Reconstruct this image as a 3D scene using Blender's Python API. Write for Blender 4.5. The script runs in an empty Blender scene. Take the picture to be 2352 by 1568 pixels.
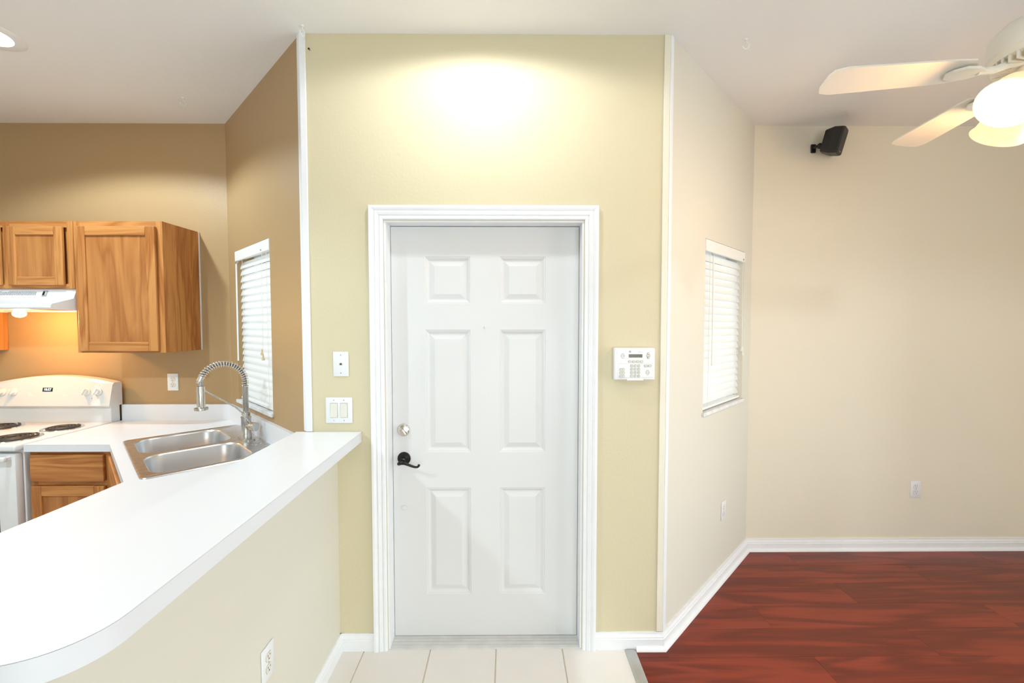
import bpy, bmesh, math, random
from mathutils import Vector, Matrix

PI = math.pi
R = math.radians
scn = bpy.context.scene
C = scn.collection
random.seed(7)

# ------------------------------------------------------------------ camera
HC, FPX = 1.5695, 1003.5
cam_d = bpy.data.cameras.new('camera')
cam_d.sensor_width = 36.0
cam_d.lens = 36.0 * FPX / 2352.0
cam_d.clip_start = 0.02
cam = bpy.data.objects.new('camera', cam_d)
C.objects.link(cam)
cam.location = (0, 0, HC)
cam.rotation_euler = (PI / 2 - 0.0411, 0, -0.0079)
scn.camera = cam

# ------------------------------------------------------------------ world, daylight, exposure
world = bpy.data.worlds.new('world')
scn.world = world
world.use_nodes = True
bg = world.node_tree.nodes['Background']
bg.inputs[0].default_value = (0.93, 0.97, 1.0, 1)
bg.inputs[1].default_value = 3.7

vs = scn.view_settings
vs.view_transform = 'Standard'
vs.look = 'None'
vs.exposure = 0.11
vs.gamma = 1.0
vs.use_curve_mapping = False


def area_light(name, loc, rot, sx, sy, power, col):
    d = bpy.data.lights.new(name, 'AREA')
    d.shape = 'RECTANGLE'
    d.size, d.size_y = sx, sy
    d.energy = power
    d.color = col
    o = bpy.data.objects.new(name, d)
    C.objects.link(o)
    o.location = loc
    o.rotation_euler = rot
    return o


# daylight entering by the glass sliding doors (beside the photographer; the one behind is added fill)
area_light('daylight_side', (3.86, 0.75, 1.05), (0, R(90), 0), 2.0, 2.6, 30, (0.66, 0.85, 1.0))
area_light('rear_fill', (0.9, -3.45, 1.1), (R(90), 0, 0), 3.0, 2.1, 67, (0.93, 0.98, 1.0))  # added fill lamp behind the camera, shining in through the added rear door

# ------------------------------------------------------------------ dimensions
YD = 2.05           # entry wall
YB = 2.9576         # back walls
HZ = 2.888          # ceiling
XL, XR = -0.9473, 0.7394
XFL, XFR = -1.8729, 1.6434
XW, XE, YS = -4.05, 3.68, -3.25


# ------------------------------------------------------------------ helpers
def lin(r, g, b):
    def f(c):
        c /= 255.0
        return c / 12.92 if c <= 0.04045 else ((c + 0.055) / 1.055) ** 2.4
    return (f(r), f(g), f(b), 1)


class MB:
    """collects geometry for one mesh object"""

    def __init__(self):
        self.bm = bmesh.new()

    def face(self, pts):
        vs_ = [self.bm.verts.new(p) for p in pts]
        try:
            return self.bm.faces.new(vs_)
        except ValueError:
            return None

    def box(self, x0, x1, y0, y1, z0, z1, bevel=0.0, seg=2):
        if x0 > x1: x0, x1 = x1, x0
        if y0 > y1: y0, y1 = y1, y0
        if z0 > z1: z0, z1 = z1, z0
        b = self.bm
        v = [b.verts.new(p) for p in ((x0, y0, z0), (x1, y0, z0), (x1, y1, z0), (x0, y1, z0),
                                      (x0, y0, z1), (x1, y0, z1), (x1, y1, z1), (x0, y1, z1))]
        fs = [b.faces.new([v[i] for i in q]) for q in
              ((3, 2, 1, 0), (4, 5, 6, 7), (0, 1, 5, 4), (1, 2, 6, 5), (2, 3, 7, 6), (3, 0, 4, 7))]
        if bevel > 0:
            es = list({e for f in fs for e in f.edges})
            bmesh.ops.bevel(b, geom=es, offset=bevel, segments=seg, affect='EDGES', profile=0.5)
        return self

    def prism(self, poly, z0, z1, axis='z'):
        """extrude a 2D polygon (ccw); axis z: poly=(x,y); axis x: poly=(y,z) ; axis y: poly=(x,z)"""
        b = self.bm

        def P(p, t):
            if axis == 'z': return (p[0], p[1], t)
            if axis == 'x': return (t, p[0], p[1])
            return (p[0], t, p[1])
        lo = [b.verts.new(P(p, z0)) for p in poly]
        hi = [b.verts.new(P(p, z1)) for p in poly]
        fs = [b.faces.new(lo[::-1]), b.faces.new(hi)]
        n = len(poly)
        for i in range(n):
            fs.append(b.faces.new([lo[i], lo[(i + 1) % n], hi[(i + 1) % n], hi[i]]))
        bmesh.ops.recalc_face_normals(b, faces=fs)
        return self

    def holed(self, outer, holes, z0, z1):
        """flat plate between z0 and z1 with an outline and holes"""
        b = self.bm
        allf = []
        rings = {}
        for z in (z0, z1):
            es, rs = [], []
            for loop in [outer] + holes:
                vsx = [b.verts.new((p[0], p[1], z)) for p in loop]
                rs.append(vsx)
                for i in range(len(vsx)):
                    es.append(b.edges.new((vsx[i], vsx[(i + 1) % len(vsx)])))
            r = bmesh.ops.triangle_fill(b, use_beauty=True, use_dissolve=False, edges=es)
            allf += [g for g in r['geom'] if isinstance(g, bmesh.types.BMFace)]
            rings[z] = rs
        for a, c in zip(rings[z0], rings[z1]):
            for i in range(len(a)):
                j = (i + 1) % len(a)
                allf.append(b.faces.new((a[i], a[j], c[j], c[i])))
        bmesh.ops.recalc_face_normals(b, faces=allf)
        return self

    def lathe(self, prof, seg=32, origin=(0, 0, 0), axis='z', cap=True):
        """prof: list of (radius, height)"""
        b = self.bm
        ox, oy, oz = origin

        def P(r, h, a):
            c, s = r * math.cos(a), r * math.sin(a)
            if axis == 'z': return (ox + c, oy + s, oz + h)
            if axis == 'y': return (ox + c, oy + h, oz + s)
            return (ox + h, oy + c, oz + s)
        rings, fs = [], []
        for r, h in prof:
            if r < 1e-6:
                rings.append([b.verts.new(P(0, h, 0))])
            else:
                rings.append([b.verts.new(P(r, h, 2 * PI * i / seg)) for i in range(seg)])
        for A, B in zip(rings[:-1], rings[1:]):
            for i in range(seg):
                j = (i + 1) % seg
                if len(A) == 1 and len(B) == 1: continue
                if len(A) == 1: fs.append(b.faces.new((A[0], B[j], B[i])))
                elif len(B) == 1: fs.append(b.faces.new((A[i], A[j], B[0])))
                else: fs.append(b.faces.new((A[i], A[j], B[j], B[i])))
        if cap:
            for ring in (rings[0], rings[-1]):
                if len(ring) > 2: fs.append(b.faces.new(ring))
        bmesh.ops.recalc_face_normals(b, faces=fs)
        return self

    def tube(self, pts, rad, seg=10, cap=True):
        b = self.bm
        pts = [Vector(p) for p in pts]
        n = len(pts)
        rr = rad if isinstance(rad, (list, tuple)) else [rad] * n
        t0 = (pts[1] - pts[0]).normalized()
        up = Vector((0, 0, 1)) if abs(t0.z) < 0.9 else Vector((1, 0, 0))
        nrm = t0.cross(up).normalized()
        rings, fs = [], []
        for i in range(n):
            t = (pts[min(i + 1, n - 1)] - pts[max(i - 1, 0)])
            if t.length < 1e-9: t = t0
            t = t.normalized()
            nrm = (nrm - t * nrm.dot(t)).normalized()
            bn = t.cross(nrm)
            rings.append([b.verts.new(pts[i] + (nrm * math.cos(2 * PI * k / seg) + bn * math.sin(2 * PI * k / seg)) * rr[i])
                          for k in range(seg)])
        for A, B in zip(rings[:-1], rings[1:]):
            for k in range(seg):
                l = (k + 1) % seg
                fs.append(b.faces.new((A[k], A[l], B[l], B[k])))
        if cap:
            fs.append(b.faces.new(rings[0][::-1]))
            fs.append(b.faces.new(rings[-1]))
        bmesh.ops.recalc_face_normals(b, faces=fs)
        return self

    def loft(self, loops, cap_first=False, cap_last=False):
        b = self.bm
        rings = [[b.verts.new(p) for p in lp] for lp in loops]
        fs = []
        for A, B in zip(rings[:-1], rings[1:]):
            for i in range(len(A)):
                j = (i + 1) % len(A)
                fs.append(b.faces.new((A[i], A[j], B[j], B[i])))
        if cap_first: fs.append(b.faces.new(rings[0][::-1]))
        if cap_last: fs.append(b.faces.new(rings[-1]))
        return self

    def build(self, name, mat, parent=None, smooth=None):
        me = bpy.data.meshes.new(name)
        self.bm.to_mesh(me)
        self.bm.free()
        if smooth is not None:
            for p in me.polygons: p.use_smooth = True
            me.set_sharp_from_angle(angle=R(smooth))
        if mat: me.materials.append(mat)
        o = bpy.data.objects.new(name, me)
        C.objects.link(o)
        if parent: o.parent = parent
        return o


def thing(name, label, cat, loc=(0, 0, 0), rotz=0.0, group=None, parent=None):
    o = bpy.data.objects.new(name, None)
    o.empty_display_size = 0.05
    C.objects.link(o)
    o.location = loc
    o.rotation_euler = (0, 0, rotz)
    o['label'] = label
    o['category'] = cat
    if group: o['group'] = group
    return o


def struct(name, label=None, loc=(0, 0, 0), rotz=0.0):
    o = bpy.data.objects.new(name, None)
    o.empty_display_size = 0.05
    C.objects.link(o)
    o.location = loc
    o.rotation_euler = (0, 0, rotz)
    o['kind'] = 'structure'
    if label: o['label'] = label
    return o


def mark(o, label, kind='structure', cat=None):
    o['kind'] = kind
    o['label'] = label
    if cat: o['category'] = cat
    return o


def rrect(x0, x1, y0, y1, r, n=6):
    pts = []
    for cx, cy, a0 in ((x1 - r, y0 + r, -90), (x1 - r, y1 - r, 0), (x0 + r, y1 - r, 90), (x0 + r, y0 + r, 180)):
        for k in range(n + 1):
            a = R(a0 + 90.0 * k / n)
            pts.append((cx + r * math.cos(a), cy + r * math.sin(a)))
    return pts


def text_obj(body, size, mat, parent, loc, rot, name='lettering', depth=0.0004):
    cu = bpy.data.curves.new('tmp_text', 'FONT')
    cu.body = body
    cu.size = size
    cu.align_x = 'CENTER'
    cu.align_y = 'CENTER'
    cu.extrude = depth
    cu.resolution_u = 2
    t = bpy.data.objects.new('tmp_text', cu)
    C.objects.link(t)
    dg = bpy.context.evaluated_depsgraph_get()
    me = bpy.data.meshes.new_from_object(t.evaluated_get(dg))
    bpy.data.objects.remove(t)
    bpy.data.curves.remove(cu)
    me.name = name
    me.materials.clear()
    me.materials.append(mat)
    o = bpy.data.objects.new(name, me)
    C.objects.link(o)
    o.parent = parent
    o.location = loc
    o.rotation_euler = rot
    return o


# ------------------------------------------------------------------ materials
def nodes_of(name):
    m = bpy.data.materials.new(name)
    m.use_nodes = True
    nt = m.node_tree
    return m, nt, nt.nodes['Principled BSDF'], nt.nodes, nt.links


def plain(name, col, rough=0.5, metal=0.0, spec=0.5, bump=0.0, bscale=200.0, emit=None, estr=0.0, mott=0.0, mscale=6.0):
    m, nt, p, N, L = nodes_of(name)
    p.inputs['Base Color'].default_value = col
    p.inputs['Roughness'].default_value = rough
    p.inputs['Metallic'].default_value = metal
    p.inputs['Specular IOR Level'].default_value = spec
    if emit:
        p.inputs['Emission Color'].default_value = emit
        p.inputs['Emission Strength'].default_value = estr
    tc = N.new('ShaderNodeTexCoord')
    if bump > 0:
        n = N.new('ShaderNodeTexNoise')
        n.inputs['Scale'].default_value = bscale
        n.inputs['Detail'].default_value = 3
        b = N.new('ShaderNodeBump')
        b.inputs['Strength'].default_value = bump
        b.inputs['Distance'].default_value = 0.002
        L.new(tc.outputs['Object'], n.inputs['Vector'])
        L.new(n.outputs['Fac'], b.inputs['Height'])
        L.new(b.outputs['Normal'], p.inputs['Normal'])
    if mott > 0:
        n = N.new('ShaderNodeTexNoise')
        n.inputs['Scale'].default_value = mscale
        n.inputs['Detail'].default_value = 4
        mr = N.new('ShaderNodeMapRange')
        mr.inputs['To Min'].default_value = 1 - mott
        mr.inputs['To Max'].default_value = 1 + mott
        mx = N.new('ShaderNodeMix')
        mx.data_type = 'RGBA'
        mx.blend_type = 'MULTIPLY'
        mx.inputs['Factor'].default_value = 1
        mx.inputs['A'].default_value = col
        L.new(tc.outputs['Object'], n.inputs['Vector'])
        L.new(n.outputs['Fac'], mr.inputs['Value'])
        L.new(mr.outputs['Result'], mx.inputs['B'])
        L.new(mx.outputs['Result'], p.inputs['Base Color'])
    return m


def wood(name, c_lo, c_hi, axis='z', rough=0.4, scale=1.0, spec=0.4, dark=None, bump=0.05, contrast=(0.3, 0.75), coat=0.0, rings=9.0, sine=False):
    """grain running along the given object axis"""
    m, nt, p, N, L = nodes_of(name)
    p.inputs['Roughness'].default_value = rough
    p.inputs['Specular IOR Level'].default_value = spec
    p.inputs['Coat Weight'].default_value = coat
    p.inputs['Coat Roughness'].default_value = 0.15
    tc = N.new('ShaderNodeTexCoord')
    oi = N.new('ShaderNodeObjectInfo')
    add = N.new('ShaderNodeVectorMath')
    add.operation = 'ADD'
    mul = N.new('ShaderNodeVectorMath')
    mul.operation = 'SCALE'
    mul.inputs[0].default_value = (7.3, 5.1, 9.7)
    L.new(oi.outputs['Random'], mul.inputs['Scale'])
    L.new(tc.outputs['Object'], add.inputs[0])
    L.new(mul.outputs['Vector'], add.inputs[1])
    mp = N.new('ShaderNodeMapping')
    sc = {'x': (1.0, 9, 9), 'y': (9, 1.0, 9), 'z': (9, 9, 1.0)}[axis]
    mp.inputs['Scale'].default_value = [s * scale for s in sc]
    L.new(add.outputs['Vector'], mp.inputs['Vector'])
    n1 = N.new('ShaderNodeTexNoise')          # broad cathedral figure
    n1.inputs['Scale'].default_value = 1.1
    n1.inputs['Detail'].default_value = 3
    n1.inputs['Distortion'].default_value = 0.6
    L.new(mp.outputs['Vector'], n1.inputs['Vector'])
    ms = N.new('ShaderNodeMath')
    ms.operation = 'MULTIPLY'
    ms.inputs[1].default_value = rings
    L.new(n1.outputs['Fac'], ms.inputs[0])
    sn = N.new('ShaderNodeMath')
    if sine:
        sn.operation = 'SINE'
        L.new(ms.outputs[0], sn.inputs[0])
        s2 = N.new('ShaderNodeMath')
        s2.operation = 'MULTIPLY_ADD'
        s2.inputs[1].default_value = 0.5
        s2.inputs[2].default_value = 0.5
        L.new(sn.outputs[0], s2.inputs[0])
        sn = s2
    else:
        sn.operation = 'PINGPONG'
        sn.inputs[1].default_value = 1.0
        L.new(ms.outputs[0], sn.inputs[0])
    mp2 = N.new('ShaderNodeMapping')
    sc2 = {'x': (3, 150, 150), 'y': (150, 3, 150), 'z': (150, 150, 3)}[axis]
    mp2.inputs['Scale'].default_value = sc2
    L.new(add.outputs['Vector'], mp2.inputs['Vector'])
    n2 = N.new('ShaderNodeTexNoise')          # fine pores
    n2.inputs['Scale'].default_value = 1.0
    n2.inputs['Detail'].default_value = 2
    L.new(mp2.outputs['Vector'], n2.inputs['Vector'])
    mixv = N.new('ShaderNodeMix')
    mixv.data_type = 'FLOAT'
    mixv.inputs['Factor'].default_value = 0.45
    L.new(sn.outputs[0], mixv.inputs['A'])
    L.new(n2.outputs['Fac'], mixv.inputs['B'])
    cr = N.new('ShaderNodeValToRGB')
    cr.color_ramp.elements[0].position = contrast[0]
    cr.color_ramp.elements[0].color = c_lo
    cr.color_ramp.elements[1].position = contrast[1]
    cr.color_ramp.elements[1].color = c_hi
    if dark:
        e = cr.color_ramp.elements.new(max(0.0, contrast[0] - 0.12))
        e.color = dark
    L.new(mixv.outputs['Result'], cr.inputs['Fac'])
    L.new(cr.outputs['Color'], p.inputs['Base Color'])
    b = N.new('ShaderNodeBump')
    b.inputs['Strength'].default_value = bump
    b.inputs['Distance'].default_value = 0.001
    L.new(n2.outputs['Fac'], b.inputs['Height'])
    L.new(b.outputs['Normal'], p.inputs['Normal'])
    return m


def brushed(name, col, rough, axis_scale=(4, 300, 300), var=0.12):
    m, nt, p, N, L = nodes_of(name)
    p.inputs['Base Color'].default_value = col
    p.inputs['Metallic'].default_value = 1
    tc = N.new('ShaderNodeTexCoord')
    mp = N.new('ShaderNodeMapping')
    mp.inputs['Scale'].default_value = axis_scale
    n = N.new('ShaderNodeTexNoise')
    n.inputs['Scale'].default_value = 1
    n.inputs['Detail'].default_value = 3
    mr = N.new('ShaderNodeMapRange')
    mr.inputs['To Min'].default_value = rough - var
    mr.inputs['To Max'].default_value = rough + var
    L.new(tc.outputs['Object'], mp.inputs['Vector'])
    L.new(mp.outputs['Vector'], n.inputs['Vector'])
    L.new(n.outputs['Fac'], mr.inputs['Value'])
    L.new(mr.outputs['Result'], p.inputs['Roughness'])
    return m


def glass_pane(name):
    m = bpy.data.materials.new(name)
    m.use_nodes = True
    nt = m.node_tree
    N, L = nt.nodes, nt.links
    N.clear()
    out = N.new('ShaderNodeOutputMaterial')
    tr = N.new('ShaderNodeBsdfTransparent')
    tr.inputs[0].default_value = (0.95, 0.98, 0.97, 1)
    gl = N.new('ShaderNodeBsdfGlossy')
    gl.inputs['Roughness'].default_value = 0.02
    fr = N.new('ShaderNodeFresnel')
    fr.inputs['IOR'].default_value = 1.45
    mx = N.new('ShaderNodeMixShader')
    L.new(fr.outputs[0], mx.inputs[0])
    L.new(tr.outputs[0], mx.inputs[1])
    L.new(gl.outputs[0], mx.inputs[2])
    L.new(mx.outputs[0], out.inputs[0])
    return m


def translucent(name, col, fac, rough=0.5, emit=0.0, ecol=None):
    m = bpy.data.materials.new(name)
    m.use_nodes = True
    nt = m.node_tree
    N, L = nt.nodes, nt.links
    p = N['Principled BSDF']
    p.inputs['Base Color'].default_value = col
    p.inputs['Roughness'].default_value = rough
    if emit:
        p.inputs['Emission Color'].default_value = ecol or col
        p.inputs['Emission Strength'].default_value = emit
    t = N.new('ShaderNodeBsdfTranslucent')
    t.inputs[0].default_value = col
    mx = N.new('ShaderNodeMixShader')
    mx.inputs[0].default_value = fac
    L.new(p.outputs[0], mx.inputs[1])
    L.new(t.outputs[0], mx.inputs[2])
    L.new(mx.outputs[0], N['Material Output'].inputs[0])
    return m


def emission(name, col, s):
    m = bpy.data.materials.new(name)
    m.use_nodes = True
    p = m.node_tree.nodes['Principled BSDF']
    p.inputs['Base Color'].default_value = (0.9, 0.9, 0.9, 1)
    p.inputs['Emission Color'].default_value = col
    p.inputs['Emission Strength'].default_value = s
    return m


M = {}
M['ceil'] = plain('ceiling_paint', (0.86, 0.84, 0.82, 1), 0.9, spec=0.2, bump=0.35, bscale=110)
M['cream'] = plain('cream_paint', (0.66, 0.585, 0.40, 1), 0.55, spec=0.35, bump=0.35, bscale=75)
M['beige'] = plain('beige_paint', (0.79, 0.73, 0.60, 1), 0.6, spec=0.3, bump=0.25, bscale=75)
M['pale'] = plain('pale_paint', (0.71, 0.675, 0.58, 1), 0.6, spec=0.3, bump=0.15, bscale=75)
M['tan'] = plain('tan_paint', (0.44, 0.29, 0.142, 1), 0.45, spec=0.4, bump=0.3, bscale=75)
M['white'] = plain('white_gloss_paint', (0.86, 0.86, 0.86, 1), 0.35, spec=0.45)
M['door'] = plain('door_white_paint', (0.715, 0.71, 0.705, 1), 0.4, spec=0.4, mott=0.015, mscale=3)
M['trim'] = plain('trim_white_paint', (0.83, 0.835, 0.85, 1), 0.4, spec=0.4, mott=0.03, mscale=25)
M['trimc'] = plain('painted_over_trim', (0.80, 0.75, 0.62, 1), 0.5, mott=0.05, mscale=12)
M['lam'] = plain('white_laminate', (0.80, 0.81, 0.835, 1), 0.3, spec=0.45)
M['lamedge'] = plain('laminate_edge', (0.74, 0.75, 0.78, 1), 0.35)
M['seam'] = plain('laminate_seam', (0.18, 0.18, 0.18, 1), 0.6)
M['plastic'] = plain('white_plastic', (0.80, 0.80, 0.81, 1), 0.35)
M['ivory'] = plain('ivory_plastic', (0.76, 0.73, 0.65, 1), 0.35)
M['dkslot'] = plain('dark_slot', (0.05, 0.045, 0.04, 1), 0.6)
M['screw'] = plain('screw_grey', (0.45, 0.45, 0.44, 1), 0.4, metal=0.6)
M['enamel'] = plain('white_enamel', (0.74, 0.74, 0.74, 1), 0.2, spec=0.5)
M['steel'] = brushed('stainless_steel', (0.68, 0.68, 0.69, 1), 0.28, (250, 6, 250), 0.05)
M['steelbowl'] = brushed('stainless_bowl', (0.72, 0.725, 0.74, 1), 0.33, (3, 3, 40), 0.02)
M['nickel'] = brushed('brushed_nickel', (0.62, 0.60, 0.57, 1), 0.28, (200, 200, 8), 0.06)
M['satin'] = plain('satin_nickel', (0.68, 0.64, 0.58, 1), 0.22, metal=1)
M['chrome'] = plain('chrome', (0.80, 0.79, 0.77, 1), 0.1, metal=1)
M['coil'] = plain('burner_coil_black', (0.035, 0.03, 0.027, 1), 0.45)
M['bronze'] = plain('black_bronze', (0.012, 0.011, 0.011, 1), 0.3, metal=0.4)
M['blackp'] = plain('black_plastic', (0.012, 0.011, 0.011, 1), 0.4)
M['grille'] = plain('black_grille', (0.03, 0.031, 0.031, 1), 0.6, bump=0.3, bscale=900)
M['alu'] = plain('grey_aluminium', (0.52, 0.53, 0.53, 1), 0.4, metal=0.7, mott=0.12, mscale=14)
M['sillm'] = plain('threshold_marble', (0.58, 0.58, 0.56, 1), 0.4, mott=0.22, mscale=11)
M['marble'] = plain('sill_marble', (0.78, 0.79, 0.80, 1), 0.3, mott=0.25, mscale=28)
OAKL, OAKD = lin(196, 134, 74), lin(156, 92, 40)
M['oak'] = wood('oak_upright', OAKD, OAKL, 'z', 0.38, 1.0, contrast=(0.15, 0.7))
M['oakx'] = wood('oak_crosswise', OAKD, OAKL, 'x', 0.38, 1.0, contrast=(0.15, 0.7))
M['oakp'] = wood('oak_panel', lin(150, 88, 40), lin(188, 126, 68), 'z', 0.36, 0.75, contrast=(0.1, 0.8))
M['floorw'] = wood('cherry_laminate', lin(98, 34, 19), lin(140, 54, 32), 'x', 0.28, 0.8, spec=0.32, rings=22.0, sine=True,
                   dark=lin(66, 26, 18), bump=0.0, contrast=(0.16, 0.9))
M['tile'] = plain('ceramic_tile', (0.78, 0.74, 0.70, 1), 0.35, mott=0.04, mscale=9)
M['grout'] = plain('grout', (0.58, 0.51, 0.42, 1), 0.9, mott=0.1, mscale=40)
M['kfloor'] = plain('kitchen_tile', (0.72, 0.67, 0.62, 1), 0.4, mott=0.04)
M['slat'] = translucent('blind_slat', (0.90, 0.90, 0.89, 1), 0.36, 0.4)
M['blindw'] = plain('blind_white', (0.86, 0.85, 0.83, 1), 0.4)
M['cordw'] = plain('cord_white', (0.82, 0.80, 0.74, 1), 0.7)
M['tassel'] = plain('tassel_wood', (0.70, 0.52, 0.30, 1), 0.5)
M['vinyl'] = plain('window_vinyl', (0.80, 0.80, 0.80, 1), 0.4)
M['glass'] = glass_pane('window_glass')
M['lcd'] = plain('lcd_olive', (0.10, 0.085, 0.05, 1), 0.25)
M['dispb'] = plain('clock_black', (0.006, 0.008, 0.015, 1), 0.15)
M['digit'] = emission('clock_digits', (0.75, 0.9, 1.0, 1), 2.0)
M['print'] = plain('grey_print', (0.36, 0.35, 0.34, 1), 0.6)
M['printd'] = plain('dark_print', (0.22, 0.21, 0.20, 1), 0.6)
M['button'] = plain('keypad_button', (0.66, 0.64, 0.57, 1), 0.4)
M['btngrv'] = plain('button_surround', (0.36, 0.33, 0.27, 1), 0.6)
M['fanw'] = plain('fan_white', (0.74, 0.71, 0.64, 1), 0.4)
M['shade'] = translucent('frosted_shade', (0.95, 0.84, 0.60, 1), 0.04, 0.3, 0.35, (1.0, 0.74, 0.38, 1))
M['bulbw'] = emission('warm_bulb', (1.0, 0.72, 0.36, 1), 30)
M['hoodbulb'] = emission('hood_bulb', (1.0, 0.70, 0.30, 1), 40)
M['lens'] = emission('downlight_lens', (1.0, 0.97, 0.92, 1), 8)
M['greyvent'] = plain('vent_shadow', (0.20, 0.21, 0.23, 1), 0.6)
M['switchg'] = plain('hood_switch', (0.33, 0.33, 0.33, 1), 0.5)
M['knobw'] = plain('knob_white', (0.82, 0.81, 0.78, 1), 0.3)


# ------------------------------------------------------------------ wall shells
def panel_mesh(L0, L1, z0, z1, th, holes):
    """wall in its own frame: x along, y outward (room at y<0), holes = (x0,x1,z0,z1)"""
    mb = MB()
    xs = sorted({L0, L1, *[h[0] for h in holes], *[h[1] for h in holes]})
    zs = sorted({z0, z1, *[h[2] for h in holes], *[h[3] for h in holes]})

    def solid(i, j):
        if i < 0 or j < 0 or i >= len(xs) - 1 or j >= len(zs) - 1: return False
        cx, cz = (xs[i] + xs[i + 1]) / 2, (zs[j] + zs[j + 1]) / 2
        return not any(h[0] < cx < h[1] and h[2] < cz < h[3] for h in holes)
    for i in range(len(xs) - 1):
        for j in range(len(zs) - 1):
            if not solid(i, j): continue
            a, b, c, d = xs[i], xs[i + 1], zs[j], zs[j + 1]
            mb.face([(a, 0, c), (b, 0, c), (b, 0, d), (a, 0, d)])
            mb.face([(a, th, c), (a, th, d), (b, th, d), (b, th, c)])
            if not solid(i - 1, j): mb.face([(a, 0, c), (a, 0, d), (a, th, d), (a, th, c)])
            if not solid(i + 1, j): mb.face([(b, 0, c), (b, th, c), (b, th, d), (b, 0, d)])
            if not solid(i, j - 1): mb.face([(a, 0, c), (a, th, c), (b, th, c), (b, 0, c)])
            if not solid(i, j + 1): mb.face([(a, 0, d), (b, 0, d), (b, th, d), (a, th, d)])
    bmesh.ops.remove_doubles(mb.bm, verts=mb.bm.verts, dist=1e-5)
    return mb


def wall(name, origin, rotz, L0, L1, mat, holes=(), th=0.16, z0=0.0, z1=HZ, label=None):
    o = panel_mesh(L0, L1, z0, z1, th, list(holes)).build(name, mat)
    o.location = (origin[0], origin[1], 0)
    o.rotation_euler = (0, 0, rotz)
    o['kind'] = 'structure'
    o['label'] = label or name
    return o


DX0, DX1, DZ = -0.578, 0.351, 2.046       # door rough opening
wall('wall_entry', (0, YD), 0, XL, XR, M['cream'], [(DX0, DX1, -0.01, DZ)],
     label='pale yellow textured entry wall around the white door')
ANG_R = math.atan2(YB - YD, XFR - XR)
LEN_R = math.hypot(YB - YD, XFR - XR)
ANG_L = math.atan2(YD - YB, XL - XFL)
LEN_L = math.hypot(YB - YD, XL - XFL)
WZ0, WZ1 = 1.062, 2.032
WR = (0.468, 1.128)
WL = (LEN_L - 1.135, LEN_L - 0.478)
wall('wall_diagonal_right', (XR, YD), ANG_R, 0, LEN_R, M['pale'], [(WR[0], WR[1], WZ0, WZ1)],
     label='cream angled wall with a small blind-covered window')
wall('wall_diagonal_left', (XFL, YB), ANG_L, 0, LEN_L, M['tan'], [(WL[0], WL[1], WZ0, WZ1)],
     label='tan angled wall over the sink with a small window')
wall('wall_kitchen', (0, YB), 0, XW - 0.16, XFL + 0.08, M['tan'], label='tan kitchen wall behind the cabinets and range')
wall('wall_living', (0, YB), 0, XFR - 0.08, XE + 0.16, M['beige'], label='beige living room wall under the black speaker')
SD = (0.55, 3.35)   # sliding glass door in the right wall, local x from the far corner
wall('wall_right', (XE, YB), -PI / 2, 0, YB - YS, M['beige'], [(0.75, 3.6, -0.01, 2.08)],
     label='beige side wall with a sliding glass door')
wall('wall_left', (XW, YS), PI / 2, 0, YB - YS, M['pale'], label='pale kitchen side wall')
wall('wall_rear', (XE, YS), PI, -0.16, XE - XW + 0.16, M['pale'], [(1.2, 4.4, -0.01, 2.2)],
     label='pale rear wall with an added wide glass door')

# ceiling with round can openings
CANS = [(-0.13, 1.55), (-2.385, 2.065), (-2.40, 0.2), (2.55, 0.25)]  # last two are added out of view to brighten the room
ch = [(x - 0.075, x + 0.075, y - 0.075, y + 0.075) for x, y in CANS if x != CANS[1][0]] + [(CANS[1][0] - 0.09, CANS[1][0] + 0.09, CANS[1][1] - 0.09, CANS[1][1] + 0.09)]
cm = panel_mesh(XW - 0.16, XE + 0.16, YS - 0.16, YB + 0.16, 0.22, ch)
for v in cm.bm.verts:
    x, y, z = v.co
    v.co = (x, z, HZ + y)
bmesh.ops.recalc_face_normals(cm.bm, faces=cm.bm.faces)
mark(cm.build('ceiling', M['ceil']), 'flat off-white textured ceiling')

# ------------------------------------------------------------------ floors
fl = MB().box(XW - 0.16, XE + 0.16, YS - 0.16, YB + 0.16, -0.15, -0.012).build('floor', M['grout'])
mark(fl, 'floor of red-brown wood planks and pale tiles')
# pale entry tiles
TX0, TX1 = -0.81, 0.566
gx = [-0.81, -0.694, -0.377, -0.061, 0.258, 0.566]
tile_mesh = {}
ty = YD + 0.02
row = 0
while ty > YS:
    y1, y0 = ty, max(ty - 0.318, YS)
    for a, b in zip(gx[:-1], gx[1:]):
        key = (round(b - a, 3), round(y1 - y0, 3))
        g = 0.003
        if key not in tile_mesh:
            o = MB().box(0, b - a - 2 * g, 0, y1 - y0 - 2 * g, -0.012, 0.0, 0.0015, 1).build('tile', M['tile'], fl)
            tile_mesh[key] = o.data
        else:
            o = bpy.data.objects.new('tile', tile_mesh[key])
            C.objects.link(o)
            o.parent = fl
        o.location = (a + g, y0 + g, 0)
    ty -= 0.318
gb = MB().box(TX0, TX1, YS, YD + 0.02, -0.0119, -0.0022).build('grout_bed', M['grout'], fl)
kf = MB().box(XW, -0.93, YS, YB, -0.012, 0.0).build('kitchen_floor_tiles', M['kfloor'], fl)
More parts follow.
